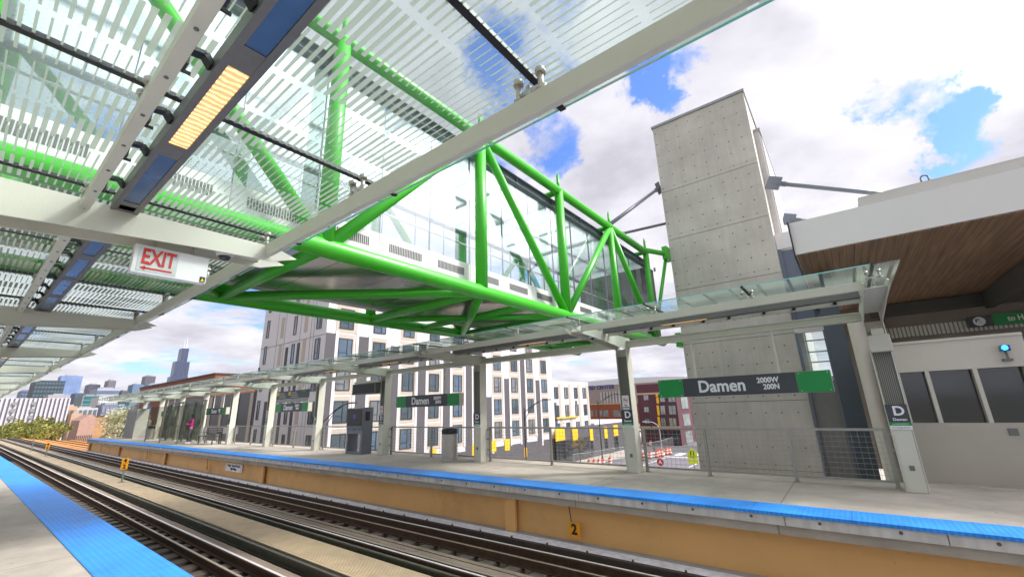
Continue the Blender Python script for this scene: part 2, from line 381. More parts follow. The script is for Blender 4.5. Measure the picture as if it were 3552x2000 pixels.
# near platform
npf = MB(); npf.box(-75, 7, -7, 1.83, -.30, 0); no = tag(npf.put('near_platform', conc_plat), kind='structure')
ts = MB(); ts.box(-75, 6.9, 1.265, 1.885, -.036, .009); ts.put('tactile_strip', blue, no)

# plate girder under the far platform edge
gz0, gz1 = -.95, -.175
gr = thing('plate_girder', 'long tan steel plate girder carrying the far platform edge', 'girder', (-23, 8, gz0))
g = MB(); g.box(-53.5, 8, 7.98, 8.02, gz0, gz1); g.box(-53.5, 8, 7.90, 8.1, gz1, gz1 + .02); g.put('web', tan, gr)
for x in (6.05, -6.28, -18.61, -31.3, -42.3, -53.2):
    g = MB(); g.box(x - .14, x + .14, 7.84, 7.90, gz0, gz1); g.box(x - .02, x + .02, 7.90, 7.98, gz0, gz1)
    g.box(x - .24, x - .14, 7.965, 7.98, gz0, gz1)
    g.cur = 1
    for k in range(9): g.blobs((x - .18, 7.962, gz0 + .06 + k * .082), .014, 1)
    g.put('stiffener', [tan, mat('rivet paint', (.25, .13, .04), .5)], gr)
b = MB(); b.box(-54, 8, 7.75, 9.2, -1.15, -.952); tag(b.put('walkway_slab', mat('grey slab', (.36, .36, .36), .9, 0, .25, 1.2, .2, 30)), kind='structure')
b = MB(); b.box(-54, 8, 7.47, 7.75, -1.15, -.932); tag(b.put('kerb', mat('white kerb', (.80, .80, .84), .85, 0, .14, 2.2, .2, 30, streak=.3)), kind='structure')

# track bed, ties and rails
b = MB(); b.box(-220, 8, 1.9, 7.47, -1.8, -1.42); tag(b.put('track_bed', gap_shade), kind='structure')  # dark colour puts the shade into the gaps between ties
TX0, TX1 = -118., 7.
def track(label, y_out, y_in, guard_out, sgn, yt0, yt1, plank_y, third_y, step, tie_w, xstart):
    t = thing('railway_track', label, 'railway track', ((TX0 + TX1) / 2, (yt0 + yt1) / 2, -1.42), 'railway tracks between the platforms')
    for y in (y_out, y_in):
        r = MB(); r.box(TX0, TX1, y - .014, y + .014, -1.09, -.99); r.box(TX0, TX1, y - .07, y + .07, -1.11, -1.09)
        r.prism([(y - .036, -.992), (y - .036, -.966), (y - .026, -.9525), (y + .026, -.9525), (y + .036, -.966), (y + .036, -.992)], 'x', TX0, TX1)
        r.cur = 1; r.box(TX0, TX1, y - .024, y + .024, -.953, -.9495)
        r.put('running_rail', [rust, shine], t)
    for y in guard_out:
        r = MB(); r.box(TX0, TX1, y - .03, y + .03, -1.0, -.972); r.box(TX0, TX1, y - .012, y + .012, -1.09, -1.0); r.box(TX0, TX1, y - .06, y + .06, -1.11, -1.09)
        r.cur = 1; r.box(TX0, TX1, y - .02, y + .02, -.972, -.968); r.put('guard_rail', [rust, mat('worn steel', (.42, .36, .28), .45, .5, .3, 20)], t)
    tb = MB(); tb.box(xstart - tie_w / 2, xstart + tie_w / 2, yt0, yt1, -1.36, -1.112)
    tie = tb.put('tie', tiem, t)
    for i in range(1, 99): duppart(tie, (-step * i + random.uniform(-.03, .03), random.uniform(-.02, .02), random.uniform(-.008, .004)))
    for (a, c, z) in plank_y:
        x = TX1
        pb = MB()
        while x > TX0:
            l = random.uniform(3.2, 4.8); pb.box(x - l + .015, x, a, c, z - .05, z + random.uniform(-.006, .006)); x -= l
        pb.put('plank_run', plank, t)
    r = MB(); y = third_y
    r.box(TX0, TX1, y - .03, y + .03, -.93, -.90); r.box(TX0, TX1, y - .012, y + .012, -1.05, -.93); r.box(TX0, TX1, y - .05, y + .05, -1.07, -1.05)
    r.put('third_rail', mat('third rail', (.10, .105, .08), .5, .6, .3, 10), t)
    gb = MB(); y2 = third_y + sgn * .13
    gb.box(TX0, TX1, y2 - .028, y2 + .028, -1.11, -.985); gb.put('guard_timber', mat('mossy timber', (.06, .062, .045), .9, 0, .4, 4, .4, 40), t)
    return t
t1 = track('railway track nearest the far platform with two shiny inner rail lines', 7.12, 5.66, (6.72, 5.80), -1, 5.22, 7.40,
           ((5.92, 6.07, -1.055), (6.085, 6.22, -1.06), (6.235, 6.34, -1.05)), 5.33, .56, .27, 6.5)
b = MB(); b.box(TX0, TX1, 7.35, 7.44, -1.11, -.925); b.cur = 1
for i in range(70): b.lathe((6 - i * .85, 7.40, -.928), [(.03, 0), (.03, .012), (.018, .02), (.018, .04), (.008, .05)], 8)
b.put('edge_timber', [mat('dark timber', (.06, .045, .036), .9, 0, .3, 6, .4, 50), rust], t1)
t2 = track('railway track beside the near platform blue edge', 2.42, 3.86, (3.48, ), 1, 2.1, 4.42, ((2.55, 3.06, -1.06), (3.99, 4.16, -1.04)), 4.28, .56, .30, 6.3)
# walkway grating between the tracks
b = MB()
for i in range(21):
    y = 4.515 + i * .0335
    b.box(-22.2, 7, y, y + .017, -.985, -.948)
for i in range(60): b.box(6 - i * .5, 6.012 - i * .5, 4.5, 5.2, -.983, -.956)
w = tag(b.put('walkway', grate), kind='structure')
b = MB(); b.box(-22.2, 7, 4.46, 4.51, -1.1, -.94); b.box(-118, -22.2, 4.46, 5.2, -1.1, -.95); b.put('solid_deck', mat('pale deck boards', (.32, .255, .17), .9, 0, .2, 1.2, .3, 30), w)
b = MB(); b.box(-22.2, 7, 4.5, 5.2, -1.3, -1.15); b.put('underside', gap_shade, w)  # dark sheet painted as the shade under the grating

# marker plates on posts between the tracks
def marker_post(loc, nums, label):
    t = thing('track_marker', label, 'marker sign', loc, 'orange number plates beside the tracks')
    b = MB(); x, y, z = loc; b.box(x - .025, x + .025, y - .025, y + .025, z, z + .95); b.box(x - .09, x + .09, y - .09, y + .09, z, z + .02)
    b.put('post', mat('marker post', (.12, .14, .12), .7), t)
    ang = R(58)
    for i, nb in enumerate(nums):
        zc = z + .85 - i * .235
        u = Vector((math.cos(ang), math.sin(ang), 0)); nrm = Vector((math.sin(ang), -math.cos(ang), 0))
        c = Vector((x, y, zc)) + nrm * .035
        b = MB(); b.bar(c - u * .12, c + u * .12, .008, .22); b.put('plate', orange, t)
        text(nb, .21, c + nrm * .006, (R(90), 0, ang), blackr, t, 'number', bold=.008)
marker_post((-24.97, 4.95, -.95), '42', 'orange marker plates 4 over 2 on a post between the tracks')
marker_post((-49.5, 5.0, -.95), '86', 'orange marker plates 8 over 6 on a post between the tracks')
t = thing('marker_post', 'bare dark marker post standing left of the 8 and 6 plates', 'post', (-60, 5.05, -.95))
b = MB(); b.box(-60.03, -59.97, 5.02, 5.08, -.95, .15); b.put('post', mat('marker post', (1, 1, 1)), t); b = MB(); b.box(-60.15, -59.85, 4.93, 5.17, -.95, -.92); b.put('foot', mat('marker post', (1, 1, 1)), t)
for x, nb in ((-4.69, '2'), (-24.4, '4'), (-34.6, '6'), (-47.9, '8')):
    t = thing('berthing_plate', 'orange plate reading %s hung below the far platform edge' % nb, 'marker sign', (x, 7.84, -.84), 'orange number plates below the far platform edge')
    b = MB(); b.box(x - .125, x + .125, 7.826, 7.832, -.84, -.585); b.cur = 1
    for dx in (-.08, .09):
        for dz in (-.81, -.615): b.tube((x + dx, 7.826, dz), (x + dx, 7.822, dz), .008, 8)
    b.put('plate', [orange, steel_dk], t)
    b = MB(); b.tube((x - .06, 7.84, -.6), (x - .085, 7.79, -.16), .009, 8); b.put('hanger_rod', blackr, t)
    text(nb, .25, (x, 7.823, -.71), FRONT, blackr, t, 'number', bold=.009)
t = thing('warning_sign', 'white danger sign with red zigzag ends on the tan girder', 'warning sign', (-21.6, 7.95, -.72))
b = MB(); b.box(-22.5, -20.7, 7.93, 7.945, -.72, -.40); b.put('plate', signwht, t)
rz = mat('red paint', (.6, .03, .03), .5)
b = MB()
for s_ in (-22.42, -20.85):
    for k in range(4): b.bar((s_, 7.928, -.70 + k * .075), (s_ + (.09 if k % 2 else -.0) , 7.928, -.64 + k * .075), .004, .02)
b.put('red_border', rz, t)
text('Danger   Keep Off Tracks\nHigh Voltage', .125, (-21.6, 7.925, -.55), FRONT, blackr, t, bold=.002)

# ------------------------------------------------------------------ canopies
def canopy(label, yc, sg, k0, k1, gx0, gx1, gmat, col_h=True):
    """yc: column line, sg: direction to the track (+1 / -1); v runs from the columns to the track"""
    Yv = lambda v: yc + sg * v
    t = thing('platform_canopy', label, 'canopy', ((XC(k0) + XC(k1)) / 2, yc, 0), 'glass canopies over the platforms')
    def side_plate(b, x0, x1):
        b.prism([(Yv(a), z) for a, z in [(-.16, 3.235), (2.36, 3.235), (2.48, 3.23), (2.68, 3.165), (2.45, 3.085), (1.9, 3.06), (.14, 2.93), (.14, 2.86), (-.16, 2.86)]], 'x', x0, x1)
    x = XC(k0)
    b = MB()
    side_plate(b, x - .147, x - .132); side_plate(b, x + .132, x + .147)
    b.prism([(Yv(a), z) for a, z in [(-.1, 3.15), (2.4, 3.15), (2.4, 3.135), (-.1, 3.135)]], 'x', x - .131, x + .131)
    beam = b.put('cross_beam', steel, t)
    c = MB()
    for s_ in (-1, 1): c.box(x + s_ * .132, x + s_ * .147, Yv(-.15), Yv(.15), 0, 2.859)
    c.box(x - .131, x + .131, Yv(-.01), Yv(.01), 0, 2.95)
    c.box(x - .10, x + .10, Yv(.02), Yv(.10), 1.6, 2.7) if False else None
    col = c.put('column', steel, t)
    c = MB(); c.box(x - .128, x + .128, Yv(.125), Yv(.14), .004, 1.02); c.box(x - .03, x + .03, Yv(.14), Yv(.146), .34, .44)
    cp = c.put('cover_plate', [steel], t)
    c = MB(); c.box(x - .035, x + .035, Yv(.146), Yv(.152), .35, .43); ob = c.put('outlet_box', steel_dk, t)
    c = MB()
    for q in range(9): c.box(x - .115 + q * .027, x - .102 + q * .027, Yv(.10), Yv(.118), 1.45, 2.75)
    rb = c.put('ribbed_cover', mat('ribbed metal', (.22, .22, .19), .45, .6, .1), t)
    for k in range(k0 + 1, k1 + 1):
        for p in (beam, col, cp, ob, rb): duppart(p, (-BAY * (k - k0), 0, 0))
    # longitudinal members per bay
    xa, xb = x - .132, x - BAY + .132
    b = MB(); b.box(xb - .0, xa + .0, Yv(2.375), Yv(2.425), 3.122, 3.256)
    pf = b.put('front_purlin', steel, t, bevel=.008)
    b = MB(); b.box(xb, xa, Yv(1.06), Yv(1.12), 3.158, 3.234); 
    b.cur = 1
    for q in range(12):
        for dy in (0, ): b.tube((xa - .25 - q * .41, Yv(1.09), 3.158), (xa - .25 - q * .41, Yv(1.09), 3.151), .011, 8)
    pm = b.put('mid_purlin', [steel, steel_dk], t, bevel=.01)
    b = MB(); b.box(xb, xa, Yv(-.12), Yv(.12), 2.99, 3.005); b.box(xb, xa, Yv(-.12), Yv(.12), 3.13, 3.145); b.box(xb, xa, Yv(.02), Yv(.05), 3.0, 3.135)
    pl = b.put('ridge_beam', steel, t)
    for k in range(k0 + 1, k1):
        for p in (pf, pm, pl): duppart(p, (-BAY * (k - k0), 0, 0))
    # glass panes, black joint strips and spider clamps
    third = BAY / 3; Z0, Z1 = 3.400, 3.416
    if sg < 0:
        b = MB(); b.box(gx0 + .022, gx0 + .3, Yv(-.35), Yv(2.76), Z0, Z1); b.mi[1:] = [1] * 5; b.put('glass_pane', [gmat, G_pl], t)
    b = MB(); b.box(-third + .012, -.012, Yv(-.35), Yv(2.76), Z0, Z1); b.v = [v + Vector((gx0, 0, 0)) for v in b.v]; b.mi[1:] = [1] * 5; gp = b.put('glass_pane', [gmat, G_pl], t)
    edge = mat('glass edge', (.25, .62, .60), .1, 0, .02)
    b = MB(); b.box(gx0 - .021, gx0 + .021, Yv(-.35), Yv(2.77), Z0 - .008, Z1 + .004); js = b.put('joint_strip', blackr, t)
    b = MB(); b.box(gx0 - third + .012, gx0 - .012, Yv(2.761), Yv(2.765), Z0, Z1); ge = b.put('pane_edge', edge, t)
    def clamp(v, nm):
        b = MB(); y = Yv(v); zt = 3.232
        b.box(gx0 - .012, gx0 + .012, y - .022, y + .022, zt, zt + .085)
        b.tube((gx0 - .075, y, zt + .06), (gx0 + .075, y, zt + .06), .013, 8)
        for s_ in (-1, 1):
            b.tube((gx0 + s_ * .075, y, zt + .035), (gx0 + s_ * .075, y, zt + .135), .017, 10)
            b.tube((gx0 + s_ * .075, y, zt + .135), (gx0 + s_ * .075, y, zt + .165), .03, 12)
            b.tube((gx0 + s_ * .075 , y, zt + .05), (gx0 + s_ * .105, y, zt + .05), .010, 6)
        return b.put(nm, stainless, t, smooth=True)
    c1 = clamp(2.40, 'glass_clamp'); c2 = clamp(1.09, 'glass_clamp')
    n = int(round((gx0 - gx1) / third))
    for i in range(1, n):
        for p in (gp, js, ge, c1, c2): duppart(p, (-third * i, 0, 0))
    duppart(js, (-third * n, 0, 0))
    return t
can_n = canopy('near glass canopy striped with frit over the camera and blue edge', -.78, 1, -1, 13, 5.63 + .0, 5.63 - BAY / 3 * 42, G_can)
can_f = canopy('far glass canopy over the opposite platform with station name signs', 10.42, -1, 0, 10, .60, .60 - BAY / 3 * 31, G_far)

# light fixtures along the canopies
lensm = mat('lit lens', (.9, .7, .4), .3, emit=(1., .50, .14), es=1.)
def lit_lines(M):
    global nt
    nt = M.node_tree; b = nt.nodes['Principled BSDF']; geo = N('ShaderNodeNewGeometry'); sp = N('ShaderNodeSeparateXYZ'); L(geo.outputs['Position'], sp.inputs[0])
    w_ = N('ShaderNodeTexWave'); w_.inputs['Scale'].default_value = 7; w_.inputs['Distortion'].default_value = 3; w_.inputs['Detail Scale'].default_value = 3; L(geo.outputs['Position'], w_.inputs[0])
    f = mth('ADD', .28, mth('MULTIPLY', mth('POWER', w_.outputs['Fac'], 3.0), 1.1)); L(f, b.inputs['Emission Strength'])
lit_lines(lensm)
skytint_lens = mat('sky tinted lens', (.06, .12, .23), .25, .1, .25, 1.5)  # blue of the reflected sky is put into the base colour
def fixture(yc, sg, k, lit, label, deep=.0):
    Yv = lambda v: yc + sg * v
    xa, xb = XC(k) - .15, XC(k + 1) + .15
    z0 = 3.205
    t = thing('light_fixture', label, 'light fixture', ((xa + xb) / 2, Yv(1.32), z0), 'linear light fixtures under the canopies')
    b = MB(); va, vb = 1.225, 1.39
    b.box(xb, xa, Yv(va), Yv(va + .035), z0, z0 + .10); b.box(xb, xa, Yv(vb - .035), Yv(vb), z0, z0 + .10)
    b.box(xb, xa, Yv(va + .0355), Yv(vb - .0355), z0 + .02, z0 + .09)
    n = 4; l = 1.11
    for i in range(n + 1):
        xx = xa - .15 - l * i; b.box(max(xx - .09, xb), min(xx + .09, xa), Yv(va + .0352), Yv(vb - .0352), z0 + .003, z0 + .02)
    b.box(xb, xa, Yv(va + .002), Yv(va + .0352), z0 + .003, z0 + .02); b.box(xb, xa - .15 - l * 4, Yv(va + .0352), Yv(vb - .0352), z0 + .003, z0 + .02)
    b.cur = 1
    for i in range(8):
        xx = xa - .35 - (i // 2) * 1.11 - (i % 2) * .62
        b.box(xx - .028, xx + .028, Yv(1.121), Yv(1.135), z0 - .03, z0 + .075); b.bar((xx, Yv(1.13), z0 + .065), (xx, Yv(1.19), z0 + .075), .055, .02)
        b.bar((xx, Yv(1.19), z0 + .075), (xx, Yv(1.224), z0 + .03), .055, .025); b.box(xx - .05, xx - .04, Yv(1.10), Yv(1.16), z0 - .035, z0 - .02)
    b.put('housing', [mat('fixture housing', (.19, .18, .17), .5, .5, .12, 12), blackr], t)
    for i in range(n):
        x1 = xa - .15 - l * i - .09; x0 = xa - .15 - l * (i + 1) + .09
        b = MB(); b.box(x0 + .001, x1 - .001, Yv(va + .0356), Yv(vb - .0356), z0 + .008, z0 + .0195)
        (b.put('lit_lens', lensm, t) if i in lit else b.put('lens', skytint_lens, t))
LIT = {0: (2,), 2: (0,), 3: (1,), 5: (1,), 7: (1,)}
for k in range(0, 10):
    fixture(-.78, 1, k, LIT.get(k, ()), '%s light fixture from the camera under the near canopy, %s' % (ORD[k], 'with a glowing amber lens' if k in LIT else 'with unlit blue lenses'))
for k in range(0, 9):
    fixture(10.42, -1, k, (2,) if k % 2 == 0 else (1,), '%s grey light fixture from the right under the far canopy' % ORD[k])
# ------------------------------------------------------------------ footbridge
XB, XF = -6.30, -10.72; ZL, ZT = 4.20, 8.38; PY = 3.84
NY = [3.2 + PY * k for k in range(-3, 5)]         # truss nodes; NY[3] = 3.2
br = thing('footbridge', 'green tubular truss footbridge with glass walls crossing over both platforms', 'footbridge', (-8.5, 7, 4))
Y0, Y1 = NY[0] - 1, 20.2
for X_ in (XB, XF):
    for z_, r_c in ((ZL, .16), (ZT, .145)):
        b = MB(); b.tube((X_, Y0, z_), (X_, NY[7] + (.9 if z_ == ZL else .1), z_), r_c, 20); b.put('chord', green, br, smooth=True)
    for i, y in enumerate(NY):
        b = MB(); b.tube((X_, y, ZL), (X_, y, ZT), .145 if i < 6 else .13, 18); b.put('truss_post', green, br, smooth=True)
        b = MB(); b.tube((X_, y, ZT), (X_, y, ZT + .58), .05, 10); b.path([(X_, y - .035, ZT + .58), (X_, y - .035, ZT + .66), (X_, y, ZT + .70), (X_, y + .035, ZT + .66), (X_, y + .035, ZT + .58)], .012, 6)
        b.put('lifting_stub', green, br, smooth=True)
    for i in range(7):
        up = (i % 2 == 1)   # i=2 panel: NY[2]..NY[3]
        a, c = (NY[i], NY[i + 1])
        b = MB()
        if i % 2 == 0: b.tube((X_, a, ZT), (X_, c, ZL), .115, 16)
        else: b.tube((X_, a, ZL), (X_, c, ZT), .115, 16)
        b.put('truss_diagonal', green, br, smooth=True)
for i, y in enumerate(NY):
    b = MB(); b.tube((XB, y, ZL), (XF, y, ZL), .11, 16); b.put('floor_strut', green, br, smooth=True)
    b = MB(); b.tube((XB, y, ZT), (XF, y, ZT), .10, 14); b.put('roof_strut', green, br, smooth=True)
    if i < 7:
        b = MB()
        if i % 2 == 1: b.tube((XF, y, ZL), (XB, NY[i + 1], ZL), .11, 16)
        else: b.tube((XB, y, ZL), (XF, NY[i + 1], ZL), .11, 16)
        b.put('floor_brace', green, br, smooth=True)
for i in range(4, 7):
    b = MB(); y = (NY[i] + NY[i + 1]) / 2; b.tube((XB, y, ZL), (XF, y, ZL), .09, 14); b.put('floor_strut', green, br, smooth=True)
    b = MB()
    if i % 2 == 0: b.tube((XF, NY[i], ZL), (XB, NY[i + 1], ZL), .09, 14)
    else: b.tube((XB, NY[i], ZL), (XF, NY[i + 1], ZL), .09, 14)
    b.put('floor_brace', green, br, smooth=True)
# bearing gussets at the concrete shaft
for z_ in (ZL + .1, ZT + .1):
    b = MB(); y = 20.2 if z_ < 5 else 19.95
    b.tube((XB, NY[7] + (.9 if z_ < 5 else 0), z_), (XB + .6, y - .1, z_), .12, 14)
    b.prism([(y - .38, z_ - .3), (y + .30, z_ - .3), (y + .42, z_), (y + .30, z_ + .34), (y - .38, z_ + .34)], 'x', XB + .45, XB + .69)
    b.tube((XB + .42, y, z_ + .05), (XB + .695, y, z_ + .05), .13, 14); b.tube((XB + .36, y, z_ + .05), (XB + .69, y, z_ + .05), .05, 10)
    b.put('gusset', green, br, bevel=.01)
b = MB(); b.tube((XB + .5, 19.8, ZT - .2), (XB, NY[7] - .0, ZL + .3), .08, 12); b.put('knee_brace', green, br, smooth=True)
# deck, spandrels, glazing, roof
soff = mat('polished soffit', (.44, .41, .40), .18, .85, .15, .9)
XI, XO = -6.66, -10.36
b = MB()
yy = Y0
while yy < 19.4:
    for xx in range(2):
        xa = XI - xx * 1.85; b.box(xa - 1.838, xa, yy, yy + 1.33, 4.47, 4.50)
    yy += 1.345
b.put('soffit_panels', soff, br)
b = MB(); b.box(XO + .02, XI - .02, Y0, 19.4, 4.501, 4.62); b.put('floor_slab', mat('bridge floor', (.45, .45, .44), .6), br)
def louvre(b, x, y0, y1, z0, z1, sgn):
    n = int((y1 - y0) / .04); h = (y1 - y0) / n
    for i in range(n):
        b.box(x, x + sgn * .004, y0 + h * i + .008, y0 + h * i + h - .006, z0, z1)
for X_, sgn in ((XI, 1), (XO, -1)):
    yy = 4.45 - 1.28 * 8; first = None; pieces = []
    b = MB(); b.box(X_, X_ + sgn * .03, yy + .008, yy + 1.272, 4.40, 4.94); sp0 = b.put('spandrel_panel', white, br)
    b = MB(); louvre(b, X_ + sgn * .031, yy + .22, yy + 1.06, 4.62, 4.80, sgn); lv0 = b.put('vent_grille', mat('vent slot', (.10, .10, .10), .6), sp0)
    b = MB(); b.box(X_ + sgn * .0, X_ + sgn * .016, yy + .008, yy + 1.272, 4.945, 7.92); gl0 = b.put('wall_glass', G_br if sgn > 0 else G_br2, br)
    b = MB(); b.box(X_ - sgn * .03, X_ + sgn * .018, yy - .006, yy + .006, 4.94, 7.92); ml0 = b.put('mullion', greysteel, br)
    for i in range(1, 19):
        for p in (sp0, gl0, ml0): duppart(p, (0, 1.28 * i, 0))
    b = MB(); b.box(X_ - sgn * .12, X_ + sgn * .12, Y0, 19.5, 7.92, 7.945); b.box(X_ - sgn * .015, X_ + sgn * .015, Y0, 19.5, 7.945, 8.15); b.box(X_ - sgn * .12, X_ + sgn * .12, Y0, 19.5, 8.15, 8.175)
    for i in range(16): b.box(X_ + sgn * .016, X_ + sgn * .11, NY[0] + i * 1.92 - .01, NY[0] + i * 1.92 + .01, 7.946, 8.149)
    b.put('roof_beam', greysteel, br)
b = MB()
yy = Y0
while yy < 19.4:
    b.box(XO + .14, XI - .14, yy, yy + 1.9, 7.955, 7.985); yy += 1.92
b.put('ceiling_panels', G_roof, br)
for i in range(16):
    b = MB(); y = NY[0] + i * 1.92 - .01; b.box(XO + .13, XI - .13, y - .03, y + .03, 7.99, 8.13); b.put('roof_rafter', greysteel, br)
b = MB(); b.box(-8.55, -8.47, Y0, 19.4, 7.99, 8.13); b.put('roof_spine', greysteel, br)
b = MB(); b.box(XO, XI, 19.45, 20.4, 4.4, 8.0); b.put('end_lobby', darkglass, br)
for X_ in (XI - .25, XO + .25):
    b = MB(); b.tube((X_, Y0, 5.55), (X_, 19.3, 5.55), .025, 8)
    b.put('handrail', stainless, br)

# ------------------------------------------------------------------ concrete shaft
def tieholes(M, dx, dz, r):
    global nt
    nt = M.node_tree; b_ = nt.nodes['Principled BSDF']; src = b_.inputs['Base Color'].links[0].from_socket
    geo = N('ShaderNodeNewGeometry'); sp = N('ShaderNodeSeparateXYZ'); L(geo.outputs['Position'], sp.inputs[0])
    q = []
    for s_, p_, o_ in ((sp.outputs[0], dx, 100.25), (sp.outputs[2], dz, 100.22)):
        a = mth('MULTIPLY', mth('SUBTRACT', mth('FRACT', mth('DIVIDE', mth('ADD', s_, o_), p_)), .5), p_); q.append(mth('MULTIPLY', a, a))
    n = N('ShaderNodeTexNoise'); n.inputs['Scale'].default_value = 40; L(geo.outputs['Position'], n.inputs['Vector'])
    r2 = mth('ADD', mth('SQRT', mth('ADD', q[0], q[1])), mth('MULTIPLY', mth('SUBTRACT', n.outputs['Fac'], .5), .03))
    k = mth('SUBTRACT', 1, mth('MULTIPLY', mth('LESS_THAN', r2, r), .85))
    # faint form-board seams
    sx = mth('ABSOLUTE', mth('SUBTRACT', mth('FRACT', mth('DIVIDE', mth('ADD', sp.outputs[0], 100.1), 2.16)), .5))
    sz = mth('ABSOLUTE', mth('SUBTRACT', mth('FRACT', mth('DIVIDE', mth('ADD', sp.outputs[2], 101.09), 1.285)), .5))
    seam = mth('MAXIMUM', mth('GREATER_THAN', sx, .495), mth('GREATER_THAN', sz, .492))
    k = mth('MULTIPLY', k, mth('SUBTRACT', 1, mth('MULTIPLY', seam, .13)))
    # pits
    n4 = N('ShaderNodeTexNoise'); n4.inputs['Scale'].default_value = 9; n4.inputs['Detail'].default_value = 8; n4.inputs['Roughness'].default_value = .8; L(geo.outputs['Position'], n4.inputs['Vector'])
    k = mth('MULTIPLY', k, mth('SUBTRACT', 1, mth('MULTIPLY', mth('GREATER_THAN', n4.outputs['Fac'], .69), .35)))
    vm = N('ShaderNodeVectorMath', operation='SCALE'); L(src, vm.inputs[0]); L(k, vm.inputs['Scale']); L(vm.outputs[0], b_.inputs['Base Color'])
shaftm = mat('shaft concrete', (.60, .565, .50), .85, 0, .15, .8, .2, 25, streak=.1)
tieholes(shaftm, .54, .643, .028)
tw = thing('lift_shaft', 'tall board-marked concrete shaft with tie holes where the green bridge lands', 'tower', (-3.4, 22, GZ))
zs = [GZ, -6.2, -3.63, -1.06, 1.51, 4.08, 6.62, 9.2, 11.78, 15.55]
b = MB()
for a, c in zip(zs, zs[1:]): b.box(-5.6, -1.28, 20, 24.6, a + .012, c - .012)
b.put('wall_lifts', shaftm, tw)
b = MB(); b.box(-5.57, -1.31, 20.03, 24.57, GZ, 15.5); b.put('joint_core', steel_dk, tw)
b = MB(); b.box(-5.66, -1.22, 19.94, 24.66, 15.55, 15.68); b.put('coping', mat('coping metal', (.33, .34, .35), .4, .4), tw)
b = MB(); b.box(-1.279, -1.05, 21.0, 21.25, 2, 13.85); b.box(-1.15, -1.0, 21.25, 27, 2, 13.7); b.put('side_fin', mat('pale concrete', (.55, .54, .52), .8, 0, .1), tw)
b = MB(); b.box(-1.3, -.98, 20.95, 27.05, 13.85, 13.98); b.put('fin_coping', mat('coping metal', (1, 1, 1)), tw)
def rod(p, q, r, lab):
    t = thing('tie_rod', lab, 'tie rod', p, 'grey tie rods fixed to the concrete shaft')
    p = Vector(p); q = Vector(q); d = (q - p).normalized()
    b = MB(); b.tube(p + d * .55, q, r, 14); b.put('rod', greysteel, t, smooth=True)
    b = MB(); b.bar(p - d * .05, p + d * .5, .06, .62); b.bar(p + d * .3, p + d * .72, .10, .22); b.put('bracket', greysteel, t, bevel=.02)
    b = MB(); a = Vector((d.y, -d.x, 0)).normalized(); b.tube(p + d * .38 - a * .12, p + d * .38 + a * .12, .08, 12); b.put('pin', greysteel, t, smooth=True)
rod((-5.75, 20.4, 12.35), (XB, NY[6], ZT + .1), .08, 'grey tie rod from the shaft down to the near green chord')
rod((-5.75, 23.6, 11.6), (XF, NY[6] + .6, ZT + .1), .08, 'grey tie rod from behind the shaft to the far green chord')
rod((-1.1, 20.6, 10.95), (3.9, 20.9, 8.5), .09, 'upper grey tie rod from the shaft to the white station roof')
rod((-.95, 24.0, 10.3), (3.6, 25.0, 8.7), .09, 'lower grey tie rod from the shaft to the white station roof')

# ------------------------------------------------------------------ station house on the right
sh = thing('station_house', 'station house with white roof fascia, timber soffit and a windowed cream wall', 'station building', (3, 15, 0))
wood = mat('soffit boards', (.30, .185, .115), .6, 0, .5, 1.2, 0, 40, stretch=(7, .4, 1))
lines(wood, 0, .145, .006, .45)
XR = 16
b = MB(); b.prism([(11.9, 4.95), (11.97, 5.80), (21.6, 5.95), (21.6, 4.97)], 'x', -.40, XR); b.put('fascia', white if False else mat('roof fascia', (.73, .715, .68), .45, 0, .03, .6), sh)
b = MB(); b.box(-.37, XR, 11.93, 21.5, 4.925, 4.947); b.put('soffit', wood, sh)
b = MB(); b.box(.72, .735, 11.96, 13.6, 4.915, 4.93); b.put('soffit_joint', blackr, sh)
b = MB(); b.box(-.43, -.401, 11.86, 21.5, 4.9, 5.8); b.put('edge_trim', blackr, sh)
b = MB(); b.box(1.10, XR, 13.0, 21.5, 5.9, 6.40); b.box(1.08, XR, 12.98, 13.0, 5.9, 6.36); b.put('upper_roof', mat('upper fascia', (.46, .45, .42), .5, 0, .06, 1), sh)
b = MB(); pts = [(2.35 + .065 * math.cos(a), 13.05, 6.50 + .065 * math.sin(a)) for a in [math.pi * i / 8 for i in range(9)]]; b.path([(2.415, 13.05, 6.38)] + pts + [(2.285, 13.05, 6.38)], .018, 8); b.put('lifting_eye', steel_dk, sh, smooth=True)
# rear wall, corrugated strip and beams beneath the soffit
b = MB(); b.box(.2, XR, 21.3, 21.5, -1, 4.92); b.put('rear_wall', mat('rear wall', (.27, .23, .20), .7, 0, .15, 1), sh)
b = MB(); b.box(1.2, XR, 21.2, 21.29, 4.45, 4.9); b.box(4.25, 4.45, 12.6, 21.2, 4.35, 4.9); b.put('ceiling_beams', mat('bronze beam', (.10, .10, .095), .5, .2), sh)
cor = mat('corrugated strip', (.62, .58, .54), .5, .1, .06); lines(cor, 0, .115, .02, .35)
b = MB(); b.box(1.3, XR, 21.14, 21.19, 3.62, 4.0); b.put('corrugated_strip', cor, sh)
for x in (1.38, 8.2): b = MB(); b.box(x, x + .16, 21.0, 21.2, -.5, 4.45); b.put('rear_post', mat('bronze beam', (.1, .1, .1)), sh)
